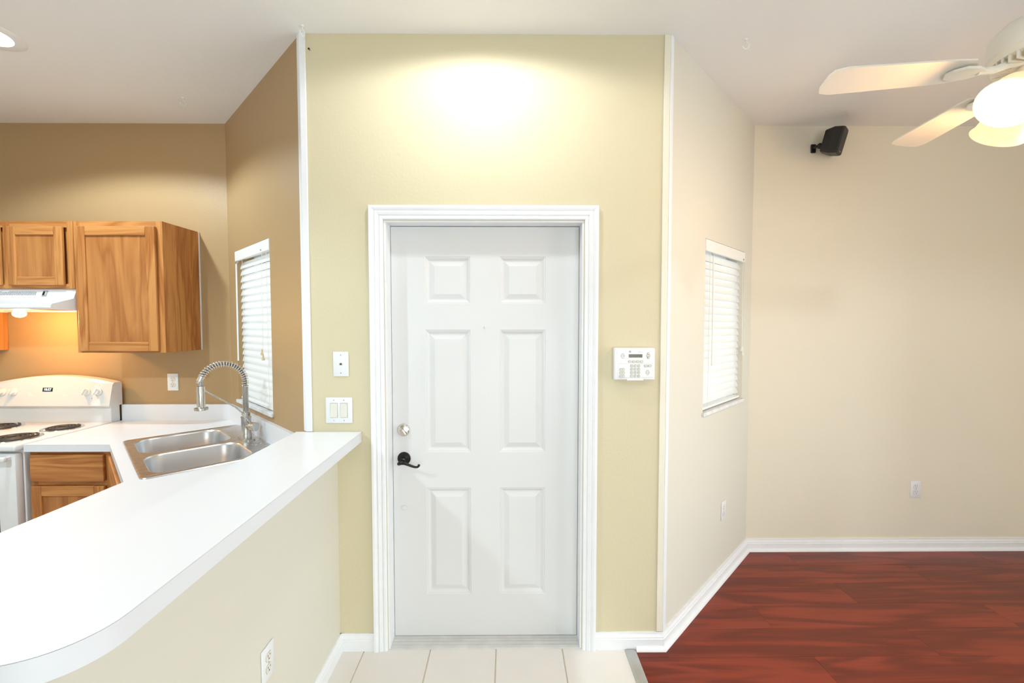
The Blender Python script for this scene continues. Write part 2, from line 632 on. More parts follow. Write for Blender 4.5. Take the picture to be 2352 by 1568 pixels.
# cherry laminate planks
pw, pl = 0.194, 1.29
pmesh = {}
r0 = 0
yy = YB
while yy > YS:
    y1, y0 = yy, max(yy - pw, YS)
    off = (r0 * 0.47) % 1.0 * pl
    xs_ = 0.60
    first = True
    while xs_ < XE:
        xe_ = min(XE, xs_ + (pl - off if first and off > 0.15 else pl))
        first = False
        if r0 == 0 and abs(xe_ - xs_ - pl) > 0.001 and xe_ < XE: xe_ = xs_ + pl
        key = (round(xe_ - xs_, 3), round(y1 - y0, 3))
        if key not in pmesh:
            o = MB().box(0.0003, xe_ - xs_ - 0.0003, 0.0003, y1 - y0 - 0.0003, -0.012, 0.0, 0.0006, 1).build('plank', M['floorw'], fl)
            pmesh[key] = o.data
        else:
            o = bpy.data.objects.new('plank', pmesh[key])
            C.objects.link(o)
            o.parent = fl
        o.location = (xs_, y0, 0)
        xs_ = xe_
    yy -= pw
    r0 += 1
# metal transition strip between tile and planks
ts = struct('trim_1', 'grey metal strip between the pale tiles and wood planks')
MB().prism([(0.556, -0.002), (0.611, -0.002), (0.609, 0.004), (0.598, 0.007), (0.569, 0.007), (0.558, 0.004)], YS, YD - 0.02, 'y') \
    .build('strip', M['alu'], ts)
for yk in (1.93, 1.63, 1.33):
    MB().lathe([(0.0, 0.0086), (0.003, 0.0084), (0.004, 0.006)], 10, (0.583, yk, 0), cap=False).build('screw', M['screw'], ts)


# ------------------------------------------------------------------ baseboards
def baseboard(name, origin, rotz, L0, L1, label, h=0.082, t=0.014, shoe=False, cut0=0.0, cut1=0.0):
    """runs along local x, room at -y; cut0 / cut1 shift the room-side end for mitred corners"""
    prof = [(0, 0), (-t, 0), (-t, h * 0.62), (-t * 0.75, h * 0.66), (-t * 0.8, h * 0.72), (-t * 0.45, h * 0.88), (-t * 0.4, h), (0, h)]
    s = struct(name, label, (origin[0], origin[1], 0), rotz)

    def run(prof, nm):
        mb = MB()
        loops = []
        for base, cut in ((L0, cut0), (L1, cut1)):
            loops.append([(base + cut * (-p[0]), p[0], p[1]) for p in prof])
        mb.loft(loops, True, True)
        bmesh.ops.recalc_face_normals(mb.bm, faces=mb.bm.faces)
        mb.build(nm, M['trim'], s)
    run(prof, 'board')
    if shoe:
        q = [(-t, 0)] + [(-t - 0.016 * math.cos(R(a)), 0.018 * math.sin(R(a))) for a in range(0, 91, 15)]
        run(q, 'shoe_molding')
    return s


baseboard('baseboard_entry_left', (0, YD), 0, -0.81, -0.645, 'white baseboard between half wall and door casing')
baseboard('baseboard_entry_right', (0, YD), 0, 0.416, XR, 'white baseboard between door casing and angled wall', cut1=0.41)
# shoe on the entry board where the planks start
sh = struct('baseboard_entry_shoe', 'short white shoe molding in front of the entry baseboard')
q = [(0.0, 0)] + [(-0.016 * math.cos(R(a)), 0.018 * math.sin(R(a))) for a in range(0, 91, 15)]
mb = MB()
mb.loft([[(0.612, YD - 0.014 + p[0], p[1]) for p in q], [(XR + 0.41 * (0.014 - p[0]), YD - 0.014 + p[0], p[1]) for p in q]], True, True)
bmesh.ops.recalc_face_normals(mb.bm, faces=mb.bm.faces)
mb.build('shoe_molding', M['trim'], sh)
baseboard('baseboard_diagonal', (XR, YD), ANG_R, 0, LEN_R, 'white baseboard with shoe along the angled wall', shoe=True, cut0=-0.41, cut1=-0.41, t=0.015)
baseboard('baseboard_living', (0, YB), 0, XFR, XE, 'white baseboard along the living room wall', shoe=True, cut0=0.41, cut1=-1.0)

# ------------------------------------------------------------------ corner trims of the entry wall
tl = struct('trim_2', 'white corner strip up the left edge of the entry wall')
MB().box(XL - 0.004, XL + 0.024, YD - 0.008, YD, 1.062, HZ, 0.002, 1).build('flat_strip', M['trim'], tl)
o = MB().box(-0.026, 0.0, -0.008, 0.0, 1.062, HZ, 0.002, 1).build('return_strip', M['trim'], tl)
o.location = (XL, YD, 0)
o.rotation_euler = (0, 0, ANG_L)
tr_ = struct('trim_3', 'white corner strip up the right edge of the entry wall')
MB().box(XR - 0.026, XR + 0.002, YD - 0.007, YD, 0.084, HZ, 0.002, 1).build('flat_strip', M['trimc'], tr_)
o = MB().box(0.0, 0.028, -0.009, 0.0, 0.084, HZ, 0.002, 1).build('return_strip', M['trim'], tr_)
o.location = (XR, YD, 0)
o.rotation_euler = (0, 0, ANG_R)

# ------------------------------------------------------------------ entry door
# casing: moulded profile, mitred
CW, CIN = 0.064, 0.006
fr = struct('trim_4', 'white moulded casing and jambs around the entry door', (0, YD, 0))
cprof = [(0.0, 0.0), (0.0, -0.010), (0.004, -0.013), (0.014, -0.014), (0.018, -0.010), (0.022, -0.015), (0.034, -0.018),
         (0.040, -0.014), (0.044, -0.018), (0.052, -0.021), (0.062, -0.021), (0.064, -0.017), (0.064, 0.0)]
ix0, ix1, iz = DX0 - 0.003, DX1 + 0.003, DZ + 0.003


def casing(side):
    mb = MB()
    if side == 'head':
        loops = [[(ix0 - d, y, iz + d) for d, y in cprof], [(ix1 + d, y, iz + d) for d, y in cprof]]
    else:
        sg = -1 if side == 'left' else 1
        x = ix0 if side == 'left' else ix1
        loops = [[(x + sg * d, y, 0.0) for d, y in cprof], [(x + sg * d, y, iz + d) for d, y in cprof]]
    mb.loft(loops, True, True)
    bmesh.ops.recalc_face_normals(mb.bm, faces=mb.bm.faces)
    return mb.build('casing', M['trim'], fr)


for s in ('left', 'right', 'head'): casing(s)
JT = 0.008
MB().box(DX0, DX0 + JT, -0.001, 0.15, 0.0, DZ).build('jamb', M['trim'], fr)
MB().box(DX1 - JT, DX1, -0.001, 0.15, 0.0, DZ).build('jamb', M['trim'], fr)
MB().box(DX0 + JT, DX1 - JT, -0.001, 0.15, DZ - JT, DZ).build('jamb', M['trim'], fr)
th = struct('trim_5', 'worn grey ridged threshold under the entry door', (0, YD, 0))
MB().prism([(-0.004, 0), (0.15, 0), (0.15, 0.006), (0.075, 0.0075), (0.062, 0.0055), (0.056, 0.0085), (0.044, 0.006), (0.036, 0.0085),
            (0.022, 0.006), (0.014, 0.0075), (0.002, 0.004)], DX0 + JT - 0.006, DX1 - JT + 0.006, 'x').build('sill_plate', M['sillm'], th)

door = struct('door_1', 'white six-panel entry door with black lever and nickel deadbolt', (0, 0, 0))
YF = 2.13
dx0, dx1, dz0, dz1 = DX0 + JT + 0.002, DX1 - JT - 0.002, 0.009, DZ - JT - 0.003
panels = [(-0.408, -0.187, 1.666, 1.893), (-0.044, 0.180, 1.666, 1.893),
          (-0.407, -0.186, 0.937, 1.539), (-0.043, 0.180, 0.937, 1.539),
          (-0.404, -0.184, 0.221, 0.759), (-0.041, 0.180, 0.221, 0.759)]
xs = [dx0, -0.406, -0.186, -0.043, 0.180, dx1]
zs = [dz0, 0.221, 0.759, 0.937, 1.539, 1.666, 1.893, dz1]
hol = [(-0.406, -0.186, 0.221, 0.759), (-0.043, 0.18, 0.221, 0.759), (-0.406, -0.186, 0.937, 1.539), (-0.043, 0.18, 0.937, 1.539),
       (-0.406, -0.186, 1.666, 1.893), (-0.043, 0.18, 1.666, 1.893)]
o = panel_mesh(dx0, dx1, dz0, dz1, 0.044, hol).build('door_slab', M['door'], door)
o.location = (0, YF, 0)
rings = [(0.0, 0.0), (0.003, 0.003), (0.007, 0.003), (0.016, 0.010), (0.020, 0.0115), (0.024, 0.011), (0.046, 0.0035)]
for a, b, c, d in hol:
    mb = MB()
    loops = [[(a + i, YF + dp, c + i), (b - i, YF + dp, c + i), (b - i, YF + dp, d - i), (a + i, YF + dp, d - i)] for i, dp in rings]
    mb.loft(loops, False, True)
    bmesh.ops.recalc_face_normals(mb.bm, faces=mb.bm.faces)
    mb.build('panel', M['door'], door)
# deadbolt with thumb turn
db = MB().lathe([(0.031, 0.0), (0.031, -0.004), (0.028, -0.009), (0.024, -0.011), (0.0, -0.0115)], 36, (-0.516, YF, 1.048), 'y', False) \
    .build('deadbolt', M['satin'], door, 40)
tt = MB().box(-0.006, 0.006, -0.02, 0.0, -0.019, 0.019, 0.003, 2).build('thumb_turn', M['satin'], db, 40)
tt.location = (-0.511, YF - 0.009, 1.044)
tt.rotation_euler = (0, R(-32), 0)
for sx in (-0.010, 0.010):
    MB().lathe([(0.0018, 0), (0.0018, -0.0008), (0, -0.0008)], 8, (-0.518 + sx, YF - 0.0108, 1.047), 'y', False).build('screw', M['dkslot'], db)
# lever handle
hd = MB().lathe([(0.032, 0.0), (0.032, -0.004), (0.027, -0.009), (0.016, -0.011), (0.012, -0.014), (0.011, -0.034), (0.014, -0.040), (0.0, -0.044)], 36,
                (-0.514, YF, 0.907), 'y', False).build('door_handle', M['bronze'], door, 40)
lev = [(-0.530, YF - 0.046, 0.893), (-0.524, YF - 0.052, 0.898), (-0.512, YF - 0.056, 0.902), (-0.498, YF - 0.058, 0.900), (-0.480, YF - 0.059, 0.893), (-0.462, YF - 0.059, 0.886),
       (-0.447, YF - 0.059, 0.882), (-0.436, YF - 0.060, 0.883), (-0.430, YF - 0.061, 0.889), (-0.429, YF - 0.062, 0.894)]
MB().tube(lev, [0.008, 0.010, 0.0095, 0.008, 0.0065, 0.006, 0.0055, 0.0055, 0.006, 0.0062], 12).build('lever', M['bronze'], hd, 60)
for ang in (90, 270):
    MB().lathe([(0.0025, 0), (0.0025, -0.001), (0, -0.001)], 8, (-0.514 + 0.022 * math.cos(R(ang)), YF - 0.0085, 0.907 + 0.022 * math.sin(R(ang))), 'y', False) \
        .build('screw', M['dkslot'], hd)
pp = MB().lathe([(0.0075, 0.0), (0.0075, -0.003), (0.005, -0.004), (0.0045, -0.002), (0.0, -0.002)], 20, (-0.117, YF, 1.55), 'y', False).build('peephole', M['plastic'], door, 40)
MB().lathe([(0.004, 0.0), (0.0, -0.001)], 14, (-0.117, YF - 0.0022, 1.55), 'y', False).build('lens', M['alu'], pp, 60)
MB().lathe([(0.013, 0.0), (0.013, -0.003), (0.010, -0.0055), (0.0, -0.006)], 24, (-0.515, YF, 0.659), 'y', False).build('hole_cover', M['door'], door, 40)
MB().box(DX0 + 0.0, DX1, YD + 0.16, YD + 0.19, 0.0, DZ).build('backing_board', M['white'], door)


# ------------------------------------------------------------------ windows and blinds on the angled walls
def window(name, label, origin, rotz, x0, x1, wand_x, cord_x, blind_label):
    w = struct(name, label, (origin[0], origin[1], 0), rotz)
    f = MB()
    y0, y1 = 0.105, 0.145
    f.box(x0, x0 + 0.035, y0, y1, WZ0, WZ1)
    f.box(x1 - 0.035, x1, y0, y1, WZ0, WZ1)
    f.box(x0 + 0.035, x1 - 0.035, y0, y1, WZ1 - 0.035, WZ1)
    f.box(x0 + 0.035, x1 - 0.035, y0, y1, WZ0, WZ0 + 0.035)
    f.build('window_frame', M['vinyl'], w)
    MB().box(x0 + 0.035, x1 - 0.035, 0.122, 0.126, WZ0 + 0.035, WZ1 - 0.035).build('pane', M['glass'], w)
    MB().box(x0 - 0.012, x1 + 0.012, -0.014, 0.0, WZ0 - 0.004, WZ0 + 0.016, 0.003, 2).build('window_sill', M['marble'], w)
    MB().box(x0 + 0.0005, x1 - 0.0005, 0.0, 0.105, WZ0, WZ0 + 0.016).build('window_sill', M['marble'], w)
    # blind hanging inside the recess
    b = thing('window_blind', blind_label, 'blind', (origin[0], origin[1], 0), rotz)
    hr = MB().box(x0 + 0.002, x1 - 0.002, -0.004, 0.008, WZ1 - 0.066, WZ1 - 0.003, 0.002, 1).build('valance', M['blindw'], b)
    MB().box(x0 + 0.006, x1 - 0.006, 0.010, 0.058, WZ1 - 0.045, WZ1 - 0.004).build('head_rail', M['blindw'], b)
    MB().lathe([(0.006, 0.0), (0.005, -0.004), (0.0, -0.004)], 10, (cord_x, -0.004, WZ1 - 0.052), 'y', False).build('bracket_knob', M['screw'], b)
    n = 20
    zt, zb = WZ1 - 0.090, WZ0 + 0.075
    sx0, sx1 = x0 + 0.010, x1 - 0.010
    sl = None
    for k in range(n):
        z = zt - (zt - zb) * k / (n - 1)
        if sl is None:
            mb = MB()
            pr = []
            for t in (-1, -0.5, 0, 0.5, 1):
                pr.append((0.025 * t, 0.0030 * (1 - t * t)))
            poly = [(p[0], p[1] + 0.0013) for p in pr] + [(p[0], p[1] - 0.0013) for p in reversed(pr)]
            mb.prism(poly, 0, sx1 - sx0, 'x')
            sl = mb.build('slat', M['slat'], b)
            s = sl
        else:
            s = bpy.data.objects.new('slat', sl.data)
            C.objects.link(s)
            s.parent = b
        s.location = (sx0, 0.034, z)
        s.rotation_euler = (R(67), 0, 0)
    MB().box(sx0, sx1, 0.012, 0.056, WZ0 + 0.022, WZ0 + 0.036, 0.003, 1).build('bottom_rail', M['blindw'], b)
    for lx in (x0 + 0.10, x1 - 0.10):
        MB().tube([(lx, 0.012, WZ1 - 0.05), (lx, 0.012, WZ0 + 0.034)], 0.0012, 6).build('ladder_cord', M['cordw'], b)
    wd = MB().tube([(wand_x, -0.007, WZ1 - 0.085), (wand_x, -0.009, WZ0 + 0.27)], 0.0045, 8).build('tilt_wand', M['blindw'], b)
    MB().tube([(wand_x, 0.004, WZ1 - 0.07), (wand_x, -0.007, WZ1 - 0.086)], 0.003, 6).build('hook', M['screw'], wd)
    for dx in (-0.004, 0.004):
        cd = MB().tube([(cord_x, -0.002, WZ1 - 0.05), (cord_x + dx, -0.006, WZ0 + 0.38 - 12 * abs(dx) * (1 if dx > 0 else 0.4))], 0.0010, 6).build('pull_cord', M['cordw'], b)
        zt_ = WZ0 + 0.38 - 12 * abs(dx) * (1 if dx > 0 else 0.4)
        MB().lathe([(0.0, 0.002), (0.004, 0.0), (0.0045, -0.012), (0.0085, -0.026), (0.0075, -0.032), (0.0, -0.033)], 14,
                   (cord_x + dx * 2.0, -0.008, zt_), cap=False).build('tassel', M['tassel'] if 'kitchen' in blind_label else M['cordw'], cd, 50)
    return w


window('window_1', 'small window in the angled wall over the sink', (XFL, YB), ANG_L, WL[0], WL[1], WL[0] + 0.045, WL[1] - 0.13,
       'white slatted blind with wooden tassels in the kitchen window over the sink')
window('window_2', 'small window in the cream angled wall right of the door', (XR, YD), ANG_R, WR[0], WR[1], WR[0] + 0.10, WR[1] - 0.035,
       'white slatted blind with white tassels in the cream angled wall beside the speaker')

# glass sliding doors outside the frame that let the daylight in; the rear one is added for fill


def slider(name, label, origin, rotz, x0, x1, z1):
    w = struct(name, label, (origin[0], origin[1], 0), rotz)
    xm = (x0 + x1) / 2
    for k, (a, b, yo) in enumerate(((x0 + 0.03, xm + 0.03, 0.05), (xm - 0.03, x1 - 0.03, 0.095))):
        f = MB()
        f.box(a, a + 0.06, yo, yo + 0.035, 0.03, z1 - 0.03)
        f.box(b - 0.06, b, yo, yo + 0.035, 0.03, z1 - 0.03)
        f.box(a + 0.06, b - 0.06, yo, yo + 0.035, z1 - 0.1, z1 - 0.03)
        f.box(a + 0.06, b - 0.06, yo, yo + 0.035, 0.03, 0.12)
        f.build('sash', M['vinyl'], w)
        MB().box(a + 0.06, b - 0.06, yo + 0.015, yo + 0.02, 0.12, z1 - 0.1).build('pane', M['glass'], w)
    g = MB()
    g.box(x0, x0 + 0.03, 0.04, 0.14, 0.0, z1)
    g.box(x1 - 0.03, x1, 0.04, 0.14, 0.0, z1)
    g.box(x0 + 0.03, x1 - 0.03, 0.04, 0.14, z1 - 0.03, z1)
    g.box(x0 + 0.03, x1 - 0.03, 0.04, 0.14, 0.0, 0.03)
    g.build('door_frame', M['vinyl'], w)


slider('door_2', 'white framed sliding glass door in the side wall', (XE, YB), -PI / 2, 0.75, 3.6, 2.08)
slider('added_rear_door', 'added unseen wide glass door in the rear wall', (XE, YS), PI, 1.2, 4.4, 2.2)  # unseen door, added so that fill light enters from behind


# ------------------------------------------------------------------ half wall, bar, counters
HX0, HX1, HY0 = -0.93, -0.81, 0.70
hw = MB().box(HX0, HX1, HY0, YD, 0.0, 1.012).build('wall_partition', M['pale'])
mark(hw, 'low cream half wall carrying the white bar top')
baseboard('baseboard_partition', (HX1, 0), PI / 2, HY0, YD, 'white baseboard along the half wall under the bar', t=0.016)
BZ0, BZ1 = 1.013, 1.060


def bar_outline(inset=0.0):
    i = inset
    pts = [(-0.692 - i, YD - 0.001), (-1.0 + i, YD - 0.001)]
    rl = 0.06
    pts += [(-1.0 + rl + (rl - i) * math.cos(R(a)), 0.633 + rl + (rl - i) * math.sin(R(a))) for a in range(180, 271, 15)]
    cx, cy, r = -0.796, 0.757, 0.124
    pts += [(cx + (r - i) * math.cos(R(a)), cy + (r - i) * math.sin(R(a))) for a in range(-90, 1, 6)]
    return pts


bar = thing('bar_top', 'long white laminate bar top with rounded end on the half wall', 'counter', (0, 0, 0))
MB().prism(bar_outline(0.0012), BZ0, BZ1 - 0.0028).build('edge_band', M['lamedge'], bar, 25)
MB().prism(bar_outline(0.0018), BZ1 - 0.0028, BZ1 - 0.0014).build('seam_line', M['seam'], bar, 25)
MB().prism(bar_outline(0.0), BZ1 - 0.0014, BZ1).build('laminate_sheet', M['lam'], bar, 25)

CZ = 0.92
SO = Vector((-2.128, 2.397, 0))            # sink corner; u along the diagonal front, v into the corner
ca = math.cos(-PI / 4)
sa = math.sin(-PI / 4)
SWID, SDEP = 0.852, 0.556


def sw(u, v):
    return (SO.x + u * ca - v * sa, SO.y + u * sa + v * ca)


ct = thing('kitchen_counter', 'white laminate L-shaped counter around the steel sink', 'counter', (0, 0, 0))
outer = [(-2.60, YB - 0.001), (-2.60, 2.337), (-2.14, 2.337), (-1.58, 1.78), (-1.58, 0.72), (HX0, 0.72), (HX0, YD + 0.0), (XL - 0.004, YD), (XFL - 0.003, YB - 0.002)]
hole = [sw(0.03, 0.03), sw(SWID - 0.03, 0.03), sw(SWID - 0.03, SDEP - 0.03), sw(0.03, SDEP - 0.03)]
MB().holed(outer, [hole], CZ - 0.0012, CZ).build('worktop', M['lam'], ct)
MB().holed(outer, [hole], CZ - 0.038, CZ - 0.0022).build('edge_band', M['lamedge'], ct)
ins = [(-2.598, YB - 0.002), (-2.598, 2.339), (-2.141, 2.339), (-1.582, 1.781), (-1.582, 0.722), (HX0 - .001, 0.722), (HX0 - .001, YD), (XL - 0.003, YD + 0.001), (XFL, YB - 0.002)]
MB().holed(ins, [hole], CZ - 0.0022, CZ - 0.0012).build('seam_line', M['seam'], ct)
MB().prism([(-2.60, YB - 0.022), (XFL - 0.006, YB - 0.022), (XFL - 0.001, YB - 0.001), (-2.60, YB - 0.001)], CZ, 1.026).build('back_splash', M['lam'], ct)
o = MB().prism([(0.0085, -0.022), (LEN_L - 0.04, -0.022), (LEN_L - 0.04, -0.001), (0.001, -0.001)], CZ, 1.026).build('back_splash', M['lam'], ct)
o.location = (XFL, YB, 0)
o.rotation_euler = (0, 0, ANG_L)

# ------------------------------------------------------------------ sink
sink = thing('kitchen_sink', 'double-bowl stainless steel sink set in the white corner counter', 'sink', (SO.x, SO.y, CZ), -PI / 4)
bowls = [(0.036, 0.408, 0.040, 0.442), (0.444, 0.816, 0.040, 0.442)]


def lift(loop, z): return [(p[0], p[1], z) for p in loop]


mb = MB()
oloops = [lift(rrect(0.0, SWID, 0, SDEP, 0.030), 0.001), lift(rrect(0.003, SWID - 0.003, 0.003, SDEP - 0.003, 0.028), 0.005),
          lift(rrect(0.012, SWID - 0.012, 0.012, SDEP - 0.012, 0.024), 0.0062), lift(rrect(0.020, SWID - 0.020, 0.020, SDEP - 0.020, 0.02), 0.0036)]
mb.loft(oloops)
inner = oloops[-1]
es, bmx = [], mb.bm
bmx.verts.ensure_lookup_table()


def mkloop(pts):
    vv = [bmx.verts.new(p) for p in pts]
    return [bmx.edges.new((vv[i], vv[(i + 1) % len(vv)])) for i in range(len(vv))]


es += mkloop(inner)
for b in bowls: es += mkloop(lift(rrect(b[0], b[1], b[2], b[3], 0.085, 10), 0.0036))
bmesh.ops.triangle_fill(bmx, use_beauty=True, use_dissolve=False, edges=es)
bmesh.ops.remove_doubles(bmx, verts=bmx.verts, dist=1e-5)
bmesh.ops.recalc_face_normals(bmx, faces=bmx.faces)
mb.build('rim', M['steel'], sink, 30)
for b in bowls:
    mb = MB()
    loops = []
    for ins_, z, rr in ((0, 0.0036, 0.085), (0.003, 0.001, 0.083), (0.006, -0.006, 0.080), (0.012, -0.10, 0.075), (0.018, -0.155, 0.07), (0.030, -0.175, 0.06), (0.055, -0.183, 0.04), (0.13, -0.186, 0.03)):
        loops.append(lift(rrect(b[0] + ins_, b[1] - ins_, b[2] + ins_, b[3] - ins_, rr, 10), z))
    mb.loft(loops, False, True)
    bmesh.ops.recalc_face_normals(mb.bm, faces=mb.bm.faces)
    for f in mb.bm.faces: f.normal_flip()
    bo = mb.build('bowl', M['steelbowl'], sink, 50)
    MB().lathe([(0.0, -0.183), (0.03, -0.183), (0.045, -0.181), (0.046, -0.186)], 24, ((b[0] + b[1]) / 2, (b[2] + b[3]) / 2, 0), cap=False).build('drain', M['chrome'], bo, 40)
MB().lathe([(0.022, 0.0036), (0.022, 0.007), (0.018, 0.009), (0.0, 0.0095)], 28, (0.60, 0.50, 0), cap=False).build('hole_cover', M['nickel'], sink, 40)

# ------------------------------------------------------------------ faucet (local x points from the post to the spray head)
fa = thing('kitchen_faucet', 'brushed nickel spring-neck faucet with pull-down spray head on the sink', 'faucet',
           (*sw(0.435, 0.495), CZ + 0.004), R(225))
MB().prism([(p[0], p[1]) for p in rrect(-0.030, 0.030, -0.075, 0.075, 0.029)], 0.0, 0.006).build('deck_plate', M['nickel'], fa, 40)
body = MB().lathe([(0.027, 0.006), (0.027, 0.03), (0.025, 0.034), (0.025, 0.118), (0.0265, 0.120), (0.0265, 0.126), (0.0205, 0.128), (0.0205, 0.152), (0.0, 0.152)], 32, cap=False).build('body', M['nickel'], fa, 40)
# handle: cylinder pointing sideways towards the room
hn = MB().lathe([(0.018, 0.0), (0.018, 0.028), (0.0235, 0.030), (0.024, 0.062), (0.0215, 0.065), (0.0, 0.065)], 28, (0, 0.018, 0.075), 'y', False).build('handle', M['nickel'], fa, 40)
hn.rotation_euler = (0, 0, R(20))
MB().tube([(0.004, 0.045, 0.092), (0.020, 0.045, 0.118), (0.050, 0.040, 0.152)], 0.0042, 8).build('lever', M['nickel'], hn, 60)
# tight vertical coil, then arch
zc0, zc1 = 0.150, 0.300
MB().tube([(0, 0, zc0), (0, 0, zc1)], 0.0130, 16).build('riser', M['nickel'], fa, 40)
turns = 44
pts = []
for i in range(turns * 8 + 1):
    a = 2 * PI * i / 8
    pts.append((0.0140 * math.cos(a), 0.0140 * math.sin(a), zc0 + (zc1 - zc0) * i / (turns * 8)))
MB().tube(pts, 0.0017, 5).build('tight_coil', M['nickel'], fa, 60)
RA = 0.105     # arch radius
arch = []
for i in range(41):
    a = R(180 - 158 * i / 40)
    arch.append(Vector((RA + RA * math.cos(a), 0, zc1 + 0.022 + RA * 1.02 * math.sin(a))))
arch = [Vector((0, 0, zc1 - 0.005))] + arch
MB().tube(arch, 0.0075, 10).build('hose', plain('hose_grey', (0.20, 0.19, 0.18, 1), 0.5, metal=0.3), fa, 60)


def along(path, t):
    L_ = [0]
    for p, q2 in zip(path[:-1], path[1:]): L_.append(L_[-1] + (q2 - p).length)
    d = t * L_[-1]
    for i in range(len(path) - 1):
        if L_[i + 1] >= d or i == len(path) - 2:
            k = (d - L_[i]) / max(1e-9, L_[i + 1] - L_[i])
            return path[i].lerp(path[i + 1], k), (path[i + 1] - path[i]).normalized()


turns = 25
pts = []
for i in range(turns * 10 + 1):
    p, t = along(arch, i / (turns * 10))
    nrm = Vector((0, 1, 0))
    bn = t.cross(nrm)
    a = 2 * PI * i / 10
    pts.append(p + (nrm * math.cos(a) + bn * math.sin(a)) * 0.0160)
MB().tube(pts, 0.0021, 6).build('open_coil', M['chrome'], fa, 60)
pe, te = arch[-1], (arch[-1] - arch[-2]).normalized()
MB().tube([pe - te * 0.006, pe + te * 0.022], 0.0135, 14).build('hose_collar', M['nickel'], fa, 40)
hx = 0.206
HB = 0.190
p1 = pe + te * 0.018
MB().tube([p1, p1 + te * 0.014, Vector((hx - 0.003, 0, HB + 0.185)), Vector((hx, 0, HB + 0.155)), Vector((hx, 0, HB + 0.115))], 0.0105, 12).build('hose_end', plain('hose_silver', (0.42, 0.41, 0.40, 1), 0.4, metal=0.5), fa, 60)
MB().lathe([(0.012, 0.128), (0.0190, 0.126), (0.0190, 0.020), (0.021, 0.016), (0.0315, 0.013), (0.0315, 0.002), (0.028, 0.0), (0.0, 0.0)], 28, (hx, 0, HB), cap=False).build('spray_head', M['nickel'], fa, 40)
MB().tube([(0.012, 0, 0.142), (0.05, 0, 0.185), (hx - 0.014, 0, HB + 0.103)], 0.0040, 8).build('support_arm', M['nickel'], fa, 60)
MB().lathe([(0.0205, 0.0), (0.0205, 0.016)], 24, (hx, 0, HB + 0.096), cap=True).build('arm_ring', M['nickel'], fa, 40)


# ------------------------------------------------------------------ cabinets
def panel_door(name, x0, x1, z0, z1, yf, parent, t=0.019, fw=0.055, drawer=False):
    """framed door with a recessed flat panel; front at y = yf - t (room at -y)"""
    d = MB().box(x0 + 0.012, x1 - 0.012, yf - t + 0.009, yf - 0.001, z0 + 0.012, z1 - 0.012).build(name, M['oakp'], parent)
    if drawer:
        MB().box(x0, x1, yf - t, yf - 0.001, z0, z1, 0.005, 2).build('front', M['oakx'], d)
        return d
    for a, b in ((x0, x0 + fw), (x1 - fw, x1)):
        MB().box(a, b, yf - t, yf - 0.0012, z0, z1, 0.004, 2).build('stile', M['oak'], d)
    for a, b in ((z0, z0 + fw), (z1 - fw, z1)):
        MB().box(x0 + fw, x1 - fw, yf - t, yf - 0.0012, a, b, 0.004, 2).build('rail', M['oakx'], d)
    return d


def face_frame(parent, x0, x1, z0, z1, yf, rails, stiles, fw=0.038):
    for a, b in stiles: MB().box(a, b, yf, yf + 0.019, z0, z1).build('frame_stile', M['oak'], parent)
    ss = sorted(stiles)
    for a, b in rails:
        for s0, s1 in zip(ss[:-1], ss[1:]):
            MB().box(s0[1], s1[0], yf, yf + 0.019, a, b).build('frame_rail', M['oakx'], parent)


UF = 2.643
cabA = thing('wall_cabinet', 'tall oak wall cabinet with one large door right of the hood', 'cabinet', (0, 0, 0))
MB().box(-2.585, -2.064, UF + 0.019, YB - 0.002, 1.394, 2.177).build('carcass', M['oak'], cabA)
face_frame(cabA, -2.587, -2.062, 1.394, 2.177, UF, [(1.394, 1.425), (2.140, 2.177)], [(-2.587, -2.550), (-2.099, -2.062)])
panel_door('door', -2.562, -2.096, 1.404, 2.145, UF, cabA)
MB().box(-2.0638, -2.0600, YB - 0.010, YB - 0.001, 1.394, 2.177).build('scribe_strip', M['trim'], cabA)

cabB = thing('wall_cabinet', 'short two-door oak wall cabinet above the range hood', 'cabinet', (0, 0, 0))
MB().box(-3.350, -2.589, UF + 0.019, YB - 0.002, 1.777, 2.177).build('carcass', M['oak'], cabB)
face_frame(cabB, -3.352, -2.588, 1.777, 2.177, UF, [(1.777, 1.806), (2.140, 2.177)], [(-3.352, -3.314), (-3.005, -2.965), (-2.626, -2.588)])
panel_door('door', -2.966, -2.640, 1.797, 2.143, UF, cabB, fw=0.05)
panel_door('door', -3.330, -3.010, 1.797, 2.143, UF, cabB, fw=0.05)
MB().box(-2.606, -2.5875, UF - 0.003, UF - 0.0002, 1.777, 2.177).build('filler_strip', M['oak'], cabB)

cabC = thing('wall_cabinet', 'oak wall cabinet on the far side of the hood, mostly hidden', 'cabinet', (0, 0, 0))
MB().box(-3.96, -3.356, UF + 0.019, YB - 0.002, 1.394, 2.177).build('carcass', M['oak'], cabC)
face_frame(cabC, -3.96, -3.354, 1.394, 2.177, UF, [(1.394, 1.425), (2.140, 2.177)], [(-3.96, -3.922), (-3.392, -3.354)])
panel_door('door', -3.935, -3.385, 1.404, 2.145, UF, cabC)

# base cabinets
BF = 2.366
cb1 = thing('base_cabinet', 'oak base cabinet with drawer and door beside the range', 'cabinet', (0, 0, 0))
MB().box(-2.595, -2.165, BF + 0.019, YB - 0.002, 0.10, 0.881).build('carcass', M['oak'], cb1)
MB().box(-2.595, -2.165, BF + 0.07, BF + 0.09, 0.0, 0.10).build('toe_kick', M['oakx'], cb1)
face_frame(cb1, -2.597, -2.158, 0.10, 0.881, BF, [(0.10, 0.13), (0.69, 0.72), (0.855, 0.881)], [(-2.597, -2.560), (-2.200, -2.158)])
dr = panel_door('drawer', -2.585, -2.190, 0.715, 0.862, BF, cb1, drawer=True)
panel_door('door', -2.585, -2.190, 0.115, 0.690, BF, cb1)
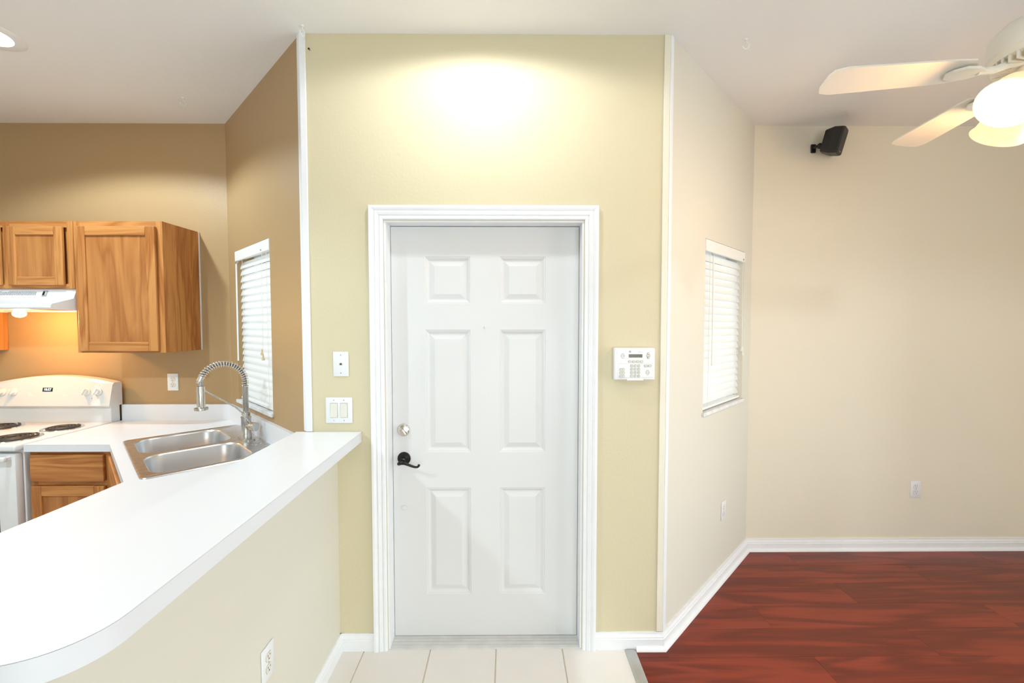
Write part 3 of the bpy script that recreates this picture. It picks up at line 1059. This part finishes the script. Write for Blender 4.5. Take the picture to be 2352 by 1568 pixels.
# diagonal sink base
cb2 = thing('base_cabinet', 'oak corner base cabinet with angled front under the sink', 'cabinet', (0, 0, 0))
fo = Vector((-2.158, 2.368))
fe = Vector((-1.556, 1.766))
MB().prism([(fo.x + 0.014, fo.y + 0.014), (fe.x + 0.014, fe.y + 0.014), (-0.97, 1.766 + 0.014), (-0.97, YD - 0.01), (XFL + 0.0, YB - 0.06), (-2.158 + 0.014, YB - 0.06)], 0.10, 0.70).build('carcass', M['oak'], cb2)
flen = (fe - fo).length
sub = MB()
sub.box(0, 0.04, 0, 0.019, 0.10, 0.881).box(flen - 0.04, flen, 0, 0.019, 0.10, 0.881)
sub.box(0.04, flen - 0.04, 0, 0.019, 0.10, 0.13).box(0.04, flen - 0.04, 0, 0.019, 0.69, 0.72).box(0.04, flen - 0.04, 0, 0.019, 0.855, 0.881)
ff = sub.build('face_frame', M['oak'], cb2)
ff.location = (fo.x, fo.y, 0)
ff.rotation_euler = (0, 0, -PI / 4)
ffd = panel_door('false_drawer', 0.03, flen - 0.03, 0.715, 0.862, 0, ff, drawer=True)
for a, b in ((0.03, flen / 2 - 0.004), (flen / 2 + 0.004, flen - 0.03)):
    dd = MB().box(a, b, -0.019, -0.001, 0.115, 0.690, 0.004, 2).build('door', M['oak'], ff)
cb3 = thing('base_cabinet', 'oak base cabinet under the peninsula counter behind the half wall', 'cabinet', (0, 0, 0))
MB().box(-1.536, HX0 - 0.005, 0.76, 1.76, 0.10, 0.881).build('carcass', M['oak'], cb3)
for a, b in ((0.775, 1.255), (1.265, 1.745)):
    MB().box(-1.556, -1.537, a, b, 0.115, 0.69, 0.004, 2).build('door', M['oak'], cb3)
    MB().box(-1.556, -1.537, a, b, 0.715, 0.862, 0.004, 2).build('drawer', M['oak'], cb3)
MB().box(-1.48, -1.46, 0.78, 1.74, 0.0, 0.10).build('toe_kick', M['oakx'], cb3)

# ------------------------------------------------------------------ range hood
hood = thing('range_hood', 'white under-cabinet range hood with glowing bulb above the range', 'hood', (0, 0, 0))
hx0, hx1 = -3.350, -2.592
hz1 = 1.776
prof = [(2.52, 1.652), (2.505, 1.658), (2.500, 1.668), (2.508, 1.680), (2.640, 1.715), (2.660, 1.776)]
outl = [(YB - 0.004, 1.645), (YB - 0.004, 1.776), (2.655, 1.776), (2.632, 1.718), (2.508, 1.682), (2.499, 1.672), (2.499, 1.660), (2.506, 1.652), (2.520, 1.650),
        (2.520, 1.662), (YB - 0.03, 1.662), (YB - 0.03, 1.645)]
mb = MB()
mb.prism(outl, hx0 + 0.004, hx1 - 0.004, 'x')
mb.build('canopy', M['enamel'], hood)
side = [(YB - 0.004, 1.642), (YB - 0.004, 1.776), (2.655, 1.776), (2.632, 1.718), (2.508, 1.682), (2.499, 1.672), (2.499, 1.660), (2.506, 1.651), (2.56, 1.648)]
for a, b in ((hx0, hx0 + 0.004), (hx1 - 0.004, hx1)):
    MB().prism(side, a, b, 'x').build('side_panel', M['enamel'], hood)
# front slots and switch lie on the upper sloped band (from (2.632,1.718) to (2.655,1.776))


def hood_pt(x, k, off=0.0015):
    y, z = 2.632 + 0.023 * k, 1.718 + 0.058 * k
    n = Vector((0, -0.93, 0.37))
    return Vector((x, y, z)) + n * off


def hood_quad(mb, xa, xb, ka, kb, off):
    lo = [hood_pt(xa, ka, -0.001), hood_pt(xb, ka, -0.001), hood_pt(xb, kb, -0.001), hood_pt(xa, kb, -0.001)]
    hi = [hood_pt(xa, ka, off), hood_pt(xb, ka, off), hood_pt(xb, kb, off), hood_pt(xa, kb, off)]
    mb.loft([lo, hi], True, True)


mb = MB()
k = 0
xx = -2.825
while xx > -3.28:
    hood_quad(mb, xx - 0.0042, xx, 0.35, 0.72, 0.0006)
    xx -= 0.0082
bmesh.ops.recalc_face_normals(mb.bm, faces=mb.bm.faces)
vg = mb.build('vent_slots', M['greyvent'], hood)
vg['kind'] = 'stuff'
mb = MB()
hood_quad(mb, -2.786, -2.757, 0.22, 0.82, 0.0012)
sw_ = mb.build('switch_plate', M['switchg'], hood)
mb = MB()
hood_quad(mb, -2.780, -2.773, 0.35, 0.7, 0.006)
mb.build('rocker', M['blackp'], sw_)
mb = MB()
hood_quad(mb, -2.769, -2.762, 0.35, 0.7, 0.004)
mb.build('rocker', plain('rocker_grey', (0.5, 0.5, 0.5, 1), 0.5), sw_)
MB().box(-3.10, -2.82, 2.60, 2.86, 1.652, 1.661).build('filter', M['alu'], hood)
hbx, hby = -2.960, 2.672
MB().lathe([(0.014, 0.022), (0.016, 0.014), (0.026, 0.004), (0.031, -0.010), (0.028, -0.022), (0.016, -0.031), (0.0, -0.034)], 24, (hbx, hby, 1.640), cap=False).build('bulb', M['hoodbulb'], hood, 60)
ld = bpy.data.lights.new('hood_lamp', 'POINT')
ld.energy = 8.5
ld.color = (1.0, 0.53, 0.17)
ld.shadow_soft_size = 0.03
lo_ = bpy.data.objects.new('hood_lamp', ld)
C.objects.link(lo_)
lo_.parent = hood
lo_.location = (hbx, hby, 1.585)

# ------------------------------------------------------------------ range
rg = thing('electric_range', 'white electric coil range with raised control panel below the hood', 'range', (0, 0, 0))
rx0, rx1 = -3.352, -2.606
MB().box(rx0 + 0.003, rx1 - 0.003, 2.345, 2.925, 0.06, 0.895, 0.004, 1).build('body', M['enamel'], rg)
MB().box(rx0 + 0.02, rx1 - 0.02, 2.37, 2.9, 0.0, 0.06).build('plinth', M['blackp'], rg)
cook = MB().box(rx0, rx1, 2.300, 2.86, 0.893, 0.926, 0.010, 3).build('cooktop', M['enamel'], rg, 40)
od = MB().box(rx0 + 0.006, rx1 - 0.006, 2.305, 2.342, 0.25, 0.878, 0.006, 2).build('oven_door', M['enamel'], rg, 40)
MB().box(rx0 + 0.10, rx1 - 0.10, 2.303, 2.306, 0.42, 0.74).build('oven_window', M['dispb'], od)
MB().box(rx0 + 0.02, rx1 - 0.02, 2.262, 2.285, 0.845, 0.872, 0.008, 3).build('door_handle', M['enamel'], od, 40)
for hx_ in (rx0 + 0.035, rx1 - 0.035):
    MB().box(hx_ - 0.012, hx_ + 0.012, 2.280, 2.308, 0.848, 0.869, 0.003, 1).build('handle_post', M['enamel'], od)
MB().box(rx0 + 0.006, rx1 - 0.006, 2.310, 2.343, 0.075, 0.238, 0.006, 2).build('storage_drawer', M['enamel'], rg, 40)
# backguard: lower riser and sloped console with arched top
MB().box(rx0, rx1, 2.862, 2.930, 0.915, 1.040, 0.003, 1).build('back_riser', M['enamel'], rg)
mb = MB()
nx = 25
gx0, gx1 = rx0 - 0.002, rx1 + 0.018
lps = []
for i in range(nx):
    t = i / (nx - 1)
    x = gx0 + (gx1 - gx0) * t
    top = 1.182 + 0.045 * (1 - (2 * t - 1) ** 2)
    # section in (y,z)
    sec = [(2.838, 1.030), (2.832, 1.036), (2.860, top - 0.014), (2.872, top), (2.922, top + 0.002), (2.930, top - 0.01), (2.930, 1.030)]
    lps.append([(x, p[0], p[1]) for p in sec])
mb.loft(lps, True, True)
bmesh.ops.recalc_face_normals(mb.bm, faces=mb.bm.faces)
con = mb.build('control_panel', M['enamel'], rg, 30)
con['label'] = 'white arched console with knobs and clock'
TILT = math.atan2(0.028, 0.160)


def con_pt(x, z, off=0.001):
    y = 2.832 + (z - 1.036) * 0.028 / 0.155
    return (x, y - off, z)


for kx in (-2.742, -2.668, -3.285, -3.212):
    kb = MB().lathe([(0.024, 0.0), (0.024, -0.006), (0.019, -0.010), (0.017, -0.024), (0.0, -0.026)], 24, (0, 0, 0), 'y', False).build('knob', M['knobw'], rg, 40)
    kb.location = con_pt(kx, 1.125, 0.0)
    kb.rotation_euler = (-TILT, 0, 0)
    gr = MB().box(-0.005, 0.005, -0.034, -0.02, -0.021, 0.021, 0.003, 2).build('grip', M['knobw'], kb, 40)
    gr.rotation_euler = (0, R(25), 0)
dsx = -2.998
mb = MB().box(-0.125, 0.125, -0.0015, 0.002, -0.030, 0.030, 0.0015, 1)
dp = mb.build('touch_pad', plain('touch_pad_cream', (0.80, 0.79, 0.74, 1), 0.3), rg)
dp.location = con_pt(dsx + 0.005, 1.128, 0.0)
dp.rotation_euler = (-TILT, 0, 0)
ds = MB().box(-0.032, 0.032, -0.003, 0.0, -0.0125, 0.0125).build('clock_display', M['dispb'], dp)
ds.location = (-0.002, -0.001, 0.012)
text_obj('10:57', 0.022, M['digit'], dp, (-0.002, -0.0047, 0.012), (PI / 2, 0, 0), 'clock_digits')
for bx_ in (-0.105, -0.085, -0.062, 0.062, 0.083, 0.105):
    for bz_ in (0.012, -0.010):
        e = MB().box(-0.006, 0.006, -0.001, 0.0, -0.0035, 0.0035).build('touch_key', M['ivory'], dp)
        e.location = (bx_, -0.0015, bz_)
for px_, pz_ in ((-2.742, 1.166), (-2.668, 1.166), (-2.742, 1.088), (-2.668, 1.088)):
    e = MB().lathe([(0.0022, 0.0), (0.0, -0.0006)], 8, con_pt(px_, pz_, 0.0), 'y', False).build('index_mark', M['printd'], rg)
e = MB().lathe([(0.0028, 0.0), (0.0, -0.001)], 10, con_pt(-2.706, 1.084, 0.0), 'y', False).build('indicator_lamp', plain('indicator_red', (0.25, 0.02, 0.02, 1), 0.3), rg)


def burner(cx, cy, rad):
    dpn = MB().lathe([(rad + 0.018, 0.0), (rad + 0.016, 0.004), (rad + 0.008, 0.005), (rad + 0.002, 0.0005), (rad * 0.75, -0.010), (0.02, -0.012), (0.0, -0.012)], 40,
                     (cx, cy, 0.926), cap=False).build('drip_pan', M['chrome'], rg, 50)
    # pan is sunk in the top: keep it visible by a raised ring of the cooktop
    pts = []
    tn = 4.2
    n = 130
    for i in range(n + 1):
        t = i / n
        a = 2 * PI * tn * t
        r = 0.018 + (rad - 0.022) * t
        pts.append((cx + r * math.cos(a), cy + r * math.sin(a), 0.9325))
    MB().tube(pts, 0.0050, 7).build('coil', M['coil'], dpn, 60)
    for k in range(3):
        a = R(30 + 120 * k)
        MB().box(-0.001, rad - 0.004, -0.0015, 0.0015, 0.920, 0.9278).build('coil_support', M['chrome'], dpn).matrix_local = \
            Matrix.Translation((cx, cy, 0)) @ Matrix.Rotation(a, 4, 'Z')
    return dpn


burner(-2.748, 2.690, 0.082)
burner(-2.785, 2.452, 0.104)
burner(-3.170, 2.705, 0.104)
burner(-3.190, 2.452, 0.082)


# ------------------------------------------------------------------ wall plates
def frame_empty(name, label, cat, origin, rotz, lx, z, off=0.0, group=None):
    """thing on a wall: its local frame has x along the wall, -y into the room, origin at the plate centre"""
    c, s = math.cos(rotz), math.sin(rotz)
    return thing(name, label, cat, (origin[0] + lx * c - off * s, origin[1] + lx * s + off * c, z), rotz, group)


def outlet(label, origin, rotz, lx, z, ivory=False):
    t = frame_empty('wall_outlet', label, 'outlet', origin, rotz, lx, z)
    MB().box(-0.036, 0.036, -0.006, 0.0, -0.058, 0.058, 0.003, 2).build('cover_plate', M['plastic'], t, 40)
    for dz in (0.020, -0.020):
        pr = []
        for k in range(32):
            a = 2 * PI * k / 32
            pr.append((0.0165 * math.cos(a), max(-0.0135, min(0.0135, 0.0165 * math.sin(a))) + dz))
        MB().prism([(p[0] * 1.07, (p[1] - dz) * 1.07 + dz) for p in pr], -0.0063, -0.005, 'y').build('receptacle_rim', M['btngrv'], t)
        rc = MB().prism(pr, -0.0075, -0.005, 'y').build('receptacle', M['ivory'] if ivory else M['plastic'], t)
        for dx, hh in ((-0.0065, 0.0075), (0.0065, 0.006)):
            MB().box(dx - 0.0011, dx + 0.0011, -0.0079, -0.007, dz + 0.001, dz + 0.001 + hh).build('slot', M['dkslot'], rc)
        MB().lathe([(0.0026, -0.007), (0.0026, -0.0079), (0.0, -0.0079)], 10, (0, 0, dz - 0.0075), 'y', False).build('ground_hole', M['dkslot'], rc)
    MB().lathe([(0.003, -0.006), (0.002, -0.0072), (0.0, -0.0072)], 10, (0, 0, 0), 'y', False).build('screw', M['screw'], t)
    return t


outlet('white duplex outlet on the tan wall above the counter', (0, YB), 0, -2.266, 1.175, True)
outlet('white duplex outlet low on the beige wall under the speaker', (0, YB), 0, 2.814, 0.425)
outlet('white duplex outlet low on the angled wall under the blind', (XR, YD), ANG_R, 0.818, 0.424)
outlet('white duplex outlet on the half wall under the bar', (HX1, 0), PI / 2, 1.425, 0.437, True)

ph = frame_empty('phone_plate', 'white phone jack plate on the yellow wall above the light switch', 'wall plate', (0, YD), 0, -0.785, 1.380)
MB().box(-0.036, 0.036, -0.006, 0.0, -0.058, 0.058, 0.003, 2).build('cover_plate', M['plastic'], ph, 40)
MB().prism([(-0.006, -0.004), (0.006, -0.004), (0.006, 0.002), (0.003, 0.002), (0.003, 0.005), (-0.003, 0.005), (-0.003, 0.002), (-0.006, 0.002)], -0.0066, -0.005, 'y').build('jack', M['dkslot'], ph)
MB().box(-0.0085, 0.0085, -0.0063, -0.005, -0.0075, 0.0075, 0.0005, 1).build('jack_frame', M['ivory'], ph)
for dz in (0.042, -0.042):
    MB().lathe([(0.003, -0.006), (0.002, -0.0072), (0.0, -0.0072)], 10, (0, 0, dz), 'y', False).build('screw', M['screw'], ph)

sp = frame_empty('light_switch', 'white double rocker switch plate above the bar top', 'switch', (0, YD), 0, -0.797, 1.162)
MB().box(-0.0625, 0.0625, -0.006, 0.0, -0.061, 0.061, 0.003, 2).build('cover_plate', M['plastic'], sp, 40)
for dx in (-0.0235, 0.0235):
    MB().box(dx - 0.0175, dx + 0.0175, -0.0066, -0.005, -0.0345, 0.0345).build('rocker_gap', M['btngrv'], sp)
    mb = MB().prism([(-0.005, -0.0325), (-0.010, -0.0325), (-0.0075, 0.0), (-0.0078, 0.0325), (-0.005, 0.0325)], dx - 0.0160, dx + 0.0160, 'x')
    mb.build('rocker', M['ivory'], sp)
    for dz in (0.048, -0.048):
        MB().lathe([(0.003, -0.006), (0.002, -0.0072), (0.0, -0.0072)], 10, (dx, 0, dz), 'y', False).build('screw', M['screw'], sp)

# ------------------------------------------------------------------ alarm keypad
kp = frame_empty('alarm_keypad', 'white alarm keypad with small dark display right of the door', 'keypad', (0, YD), 0, 0.585, 1.382)
KD = 0.034
MB().box(-0.0945, 0.0945, -KD, 0.0, -0.0745, 0.0745, 0.005, 3).build('housing', M['plastic'], kp, 40)
MB().box(-0.082, 0.086, -KD - 0.0012, -KD + 0.002, 0.0020, 0.068, 0.001, 1).build('upper_face', M['plastic'], kp)
MB().box(-0.076, 0.086, -KD - 0.0012, -KD + 0.002, -0.062, -0.001, 0.001, 1).build('lower_face', M['plastic'], kp)
MB().box(-0.036, 0.040, -KD - 0.004, -KD + 0.004, -0.0765, -0.0685, 0.001, 1).build('door_tab', M['plastic'], kp)
MB().box(-0.0285, 0.035, -KD - 0.0016, -KD, 0.0300, 0.0455).build('display', M['lcd'], kp)
yk = -KD - 0.0012


def key(x, z, w, h, nm='button', mat=None):
    MB().prism([(x + p[0], z + p[1]) for p in rrect(-w / 2 - 0.0013, w / 2 + 0.0013, -h / 2 - 0.0013, h / 2 + 0.0013, min(w, h) / 2, 5)], yk - 0.0004, yk + 0.001, 'y').build('button_surround', M['btngrv'], kp)
    return MB().prism([(x + p[0], z + p[1]) for p in rrect(-w / 2, w / 2, -h / 2, h / 2, min(w, h) / 2 - 0.0002, 5)], yk - 0.0030, yk + 0.001, 'y').build(nm, mat or M['button'], kp)


for i in range(4): key(-0.0235 + 0.0183 * i, 0.0115, 0.0130, 0.0078)
digits = ['1', '2', '3', '4', '5', '6', '7', '8', '9', '*', '0', '#']
for r in range(4):
    for c in range(3):
        x, z = -0.0145 + 0.0167 * c, -0.0085 - 0.0157 * r
        kb = key(x, z, 0.0105, 0.0105)
        text_obj(digits[r * 3 + c], 0.007, M['print'], kb, (x, yk - 0.0031, z), (PI / 2, 0, 0), 'digit', 0.0001)
for i in range(3):
    kb = key(-0.0585, -0.0255 - 0.0155 * i, 0.0225, 0.0100)
    MB().lathe([(0.0022, 0.0), (0.0, -0.0003)], 8, (-0.0585, yk - 0.003, -0.0255 - 0.0155 * i), 'y', False).build('symbol', M['print'], kb)
key(0.0520, -0.0085, 0.0145, 0.0085)
key(0.0700, -0.0085, 0.0145, 0.0085)
key(0.0625, 0.0385, 0.0160, 0.0090)
key(0.0625, 0.0490, 0.0085, 0.0068)
key(0.0625, 0.0285, 0.0085, 0.0068)
for cx, cz in ((-0.0560, 0.0375), (0.0600, -0.0395)):
    mb = MB()
    for k, hwid in enumerate((0.005, 0.009, 0.0105, 0.009, 0.005)):
        z = cz + 0.0105 - 0.00525 * k
        segs = ((-1, -0.25), (0.0, 1)) if k % 2 == 0 else ((-1, -0.1), (0.2, 0.9))
        for a, b in segs: mb.box(cx + a * hwid, cx + b * hwid, yk - 0.0003, yk + 0.001, z - 0.0007, z + 0.0007)
    mb.build('speaker_slots', M['dkslot'], kp)
lg = MB().lathe([(0.0052, 0.0), (0.0052, -0.0004), (0.0, -0.0004)], 24, (-0.0225, yk, 0.0575), 'y', False).build('round_emblem', M['print'], kp)
mb = MB()
mb.tube([Vector((-0.0225 + 0.0042 * math.cos(R(a)), yk - 0.0005, 0.0575 + 0.0042 * math.sin(R(a)))) for a in range(0, 361, 20)], 0.0003, 5)
mb.tube([Vector((-0.0225 + 0.0026 * math.sin(t), yk - 0.0005, 0.0575 + 0.0026 * math.sin(2 * t))) for t in [2 * PI * i / 24 for i in range(25)]], 0.0003, 5)
mb.build('emblem_line', M['plastic'], lg)
text_obj('Simon XT', 0.0052, M['print'], kp, (0.0260, yk - 0.0003, 0.0558), (PI / 2, 0, 0), 'lettering', 0.0001)

# ------------------------------------------------------------------ wall speaker
spk = thing('wall_speaker', 'small black loudspeaker tilted on a bracket near the ceiling', 'speaker', (2.035, YB, 2.735))
MB().box(-0.016, 0.016, -0.012, 0.0, -0.028, 0.028, 0.003, 1).build('bracket_plate', M['blackp'], spk)
MB().lathe([(0.011, -0.010), (0.011, -0.028), (0.008, -0.030), (0.008, -0.045)], 16, (0, 0, 0.002), 'y').build('bracket_stem', M['blackp'], spk, 40)
MB().lathe([(0.0, -0.020), (0.012, -0.014), (0.0175, 0.0), (0.012, 0.014), (0.0, 0.020)], 16, (0.012, -0.052, 0.0), 'z', False).build('ball_joint', M['blackp'], spk, 60)
# cabinet: front faces down and sideways to the room; built around its own centre
mb = MB()
fw_, fh_ = 0.053, 0.080
bw_, bh_ = 0.036, 0.066


def octo(w, h, c, y): return [(-w + c, y, -h), (w - c, y, -h), (w, y, -h + c), (w, y, h - c), (w - c, y, h), (-w + c, y, h), (-w, y, h - c), (-w, y, -h + c)]


mb.loft([octo(fw_, fh_, 0.012, -0.047), octo(fw_, fh_, 0.012, 0.0), octo(bw_, bh_, 0.010, 0.047)], True, True)
bmesh.ops.recalc_face_normals(mb.bm, faces=mb.bm.faces)
cabs = mb.build('cabinet', M['blackp'], spk)
cabs.location = (0.055, -0.105, 0.008)
cabs.rotation_euler = (Matrix.Rotation(R(43), 3, 'Z') @ Matrix.Rotation(R(14), 3, 'X')).to_euler()
mb = MB()
mb.loft([octo(fw_ - 0.003, fh_ - 0.003, 0.011, -0.058), octo(fw_ - 0.001, fh_ - 0.001, 0.012, -0.047)], True, True)
bmesh.ops.recalc_face_normals(mb.bm, faces=mb.bm.faces)
mb.build('grille', M['grille'], cabs)
MB().box(-0.012, 0.012, -0.0588, -0.0575, -0.066, -0.062).build('badge', M['alu'], cabs)

# ------------------------------------------------------------------ ceiling hooks
for x, y, lab, rz in ((1.103, 2.075, 'white hook in the ceiling before the right angled wall', 0.0), (-1.906, 2.629, 'white hook in the ceiling over the kitchen sink', 1.1),
                      (-0.914, 2.0, 'white hook in the ceiling above the corner strip', 1.3)):
    hk = thing('ceiling_hook', lab, 'hook', (x, y, HZ), rz)
    MB().lathe([(0.009, 0.0), (0.008, -0.003), (0.003, -0.005)], 14, cap=False).build('base', M['ceil'], hk, 40)
    pts = [(0, 0, -0.003), (0, 0, -0.014)] + [(0.0 + -0.004 + 0.015 * math.sin(R(a)) + 0.004 * (1 if a < 0 else 1), 0, -0.030 + 0.016 * math.cos(R(a))) for a in range(20, 271, 25)]
    MB().tube(pts, 0.0022, 8).build('hook', M['ceil'], hk, 60)


nl = thing('wall_nail', 'tiny dark nail in the entry wall near the ceiling corner', 'nail', (-0.904, YD, 2.812))
MB().lathe([(0.0015, 0.002), (0.0015, -0.012), (0.0045, -0.012), (0.0045, -0.0135), (0.0, -0.014)], 10, axis='y', cap=False).build('shank_and_head', M['blackp'], nl, 40)


# ------------------------------------------------------------------ recessed ceiling lights
def can_light(x, y, label, energy, spot=None, col=(0.95, 0.98, 1.0), lens_s=8, lens_z=0.035, k=1.0):
    t = thing('recessed_light', label, 'ceiling light', (x, y, HZ))
    MB().lathe([(0.072 * k, 0.0), (0.072 * k, -0.004), (0.100 * k, -0.005), (0.107 * k, -0.001), (0.107 * k, 0.0)], 40, cap=False).build('trim_ring', M['white'], t, 40)
    MB().lathe([(0.073 * k, -0.004), (0.072 * k, 0.06), (0.0, 0.06)], 40, cap=False).build('can', M['white'], t, 40)
    MB().lathe([(0.071 * k, lens_z), (0.055 * k, lens_z - 0.005), (0.0, lens_z - 0.008)], 40, cap=False).build('lens', emission('lens_' + str(len(bpy.data.materials)), (1.0, 0.98, 0.95, 1), lens_s), t, 40)
    d = bpy.data.lights.new('can_lamp', 'SPOT')
    d.energy = energy
    d.color = col
    d.spot_size = R(spot or 150)
    d.spot_blend = 0.25
    d.shadow_soft_size = 0.05
    o = bpy.data.objects.new('can_lamp', d)
    C.objects.link(o)
    o.parent = t
    o.location = (0, 0, -0.006)
    return t


can_light(CANS[0][0], CANS[0][1], 'round white recessed downlight in the ceiling before the entry door', 26, 169, (0.93, 0.98, 1.0))
can_light(CANS[1][0], CANS[1][1], 'round recessed downlight in the kitchen ceiling over the range counter', 128, 148, (0.75, 0.91, 1.0), 14, 0.002, 1.24)
can_light(CANS[2][0], CANS[2][1], 'added unseen round downlight in the kitchen ceiling away from the sink', 115, 150, (0.75, 0.91, 1.0))  # added lamp, unseen; lifts the light in the kitchen
can_light(CANS[3][0], CANS[3][1], 'added unseen round downlight in the living room ceiling beside the sliding door', 46, 150, (0.84, 0.93, 1.0))  # invented lamp, unseen; brightens the living room wall and floor

# ------------------------------------------------------------------ ceiling fan
fx, fy = 1.765, 1.45
fan = thing('ceiling_fan', 'cream ceiling fan with lit frosted bell shades over the wood floor', 'ceiling fan', (fx, fy, HZ))
MB().lathe([(0.065, 0.0), (0.065, -0.02), (0.045, -0.06), (0.018, -0.075), (0.0, -0.075)], 32, cap=False).build('canopy', M['fanw'], fan, 40)
MB().lathe([(0.011, -0.07), (0.011, -0.32)], 16).build('downrod', M['fanw'], fan, 40)
mot = MB().lathe([(0.0, -0.295), (0.03, -0.297), (0.075, -0.310), (0.115, -0.330), (0.138, -0.352), (0.143, -0.368), (0.143, -0.420), (0.136, -0.426)], 48, cap=False).build('motor_housing', M['fanw'], fan, 40)
MB().lathe([(0.137, -0.424), (0.130, -0.440), (0.085, -0.462), (0.0, -0.464)], 48, cap=False).build('motor_underside', M['fanw'], fan, 40)
for k in range(36):
    a = 2 * PI * k / 36
    rib = MB().box(0.086, 0.131, -0.003, 0.003, -0.466, -0.441).build('vent_rib', M['fanw'], fan)
    rib.rotation_euler = (0, 0, a)
    if k == 0: ribm = rib.data
    else: rib.data = ribm
BA = [80, 170, 260, 350]
blade_m = iron_m = None
for ang in BA:
    if blade_m is None:
        mb = MB()
        outl = [(0.235, -0.050), (0.30, -0.056), (0.62, -0.066), (0.655, -0.055), (0.665, -0.030), (0.665, 0.030), (0.655, 0.055), (0.62, 0.066), (0.30, 0.056), (0.235, 0.050), (0.220, 0.03), (0.220, -0.03)]
        mb.prism(outl, -0.003, 0.003)
        bl = mb.build('blade', M['fanw'], fan)
        blade_m = bl.data
        mb = MB()
        mb.tube([(0.06, 0, -0.452), (0.11, 0, -0.462), (0.15, 0, -0.476), (0.20, 0, -0.478)], [0.016, 0.013, 0.012, 0.011], 10)
        mb.prism([(0.185, -0.014), (0.215, -0.034), (0.255, -0.040), (0.285, -0.022), (0.295, 0.0), (0.285, 0.022), (0.255, 0.040), (0.215, 0.034), (0.185, 0.014)], -0.484, -0.476)
        ir = mb.build('blade_iron', M['fanw'], fan)
        iron_m = ir.data
    else:
        bl = bpy.data.objects.new('blade', blade_m)
        ir = bpy.data.objects.new('blade_iron', iron_m)
        for o in (bl, ir):
            C.objects.link(o)
            o.parent = fan
    bl.matrix_local = Matrix.Rotation(R(ang), 4, 'Z') @ Matrix.Translation((0, 0, -0.471)) @ Matrix.Rotation(R(10), 4, 'X')
    ir.rotation_euler = (0, 0, R(ang))
MB().lathe([(0.05, -0.460), (0.072, -0.470), (0.072, -0.505), (0.060, -0.525), (0.030, -0.540), (0.0, -0.545)], 32, cap=False).build('light_kit', M['fanw'], fan, 40)
for ang in (195, 75, 315):
    T = Matrix.Rotation(R(ang), 4, 'Z') @ Matrix.Translation((0.062, 0, -0.505)) @ Matrix.Rotation(R(-48), 4, 'Y')
    fi = MB().lathe([(0.016, 0.02), (0.020, 0.0), (0.024, -0.035), (0.028, -0.045), (0.0, -0.046)], 20, cap=False).build('socket', M['fanw'], fan, 40)
    fi.matrix_local = T
    sh_ = MB().lathe([(0.030, -0.035), (0.034, -0.055), (0.048, -0.080), (0.064, -0.110), (0.071, -0.145), (0.075, -0.165), (0.082, -0.176), (0.080, -0.178),
                      (0.073, -0.166), (0.068, -0.145), (0.061, -0.111), (0.045, -0.082), (0.031, -0.057)], 36, cap=False).build('glass_shade', M['shade'], fan, 60)
    sh_.matrix_local = T
    bu = MB().lathe([(0.010, -0.045), (0.011, -0.055), (0.020, -0.072), (0.021, -0.082), (0.014, -0.094), (0.0, -0.098)], 20, cap=False).build('bulb', M['bulbw'], fan, 60)
    bu.matrix_local = T
    d = bpy.data.lights.new('fan_lamp', 'POINT')
    d.energy = 9
    d.color = (1.0, 0.56, 0.23)
    d.shadow_soft_size = 0.03
    o = bpy.data.objects.new('fan_lamp', d)
    C.objects.link(o)
    o.parent = fan
    o.matrix_local = T @ Matrix.Translation((0, 0, -0.172))
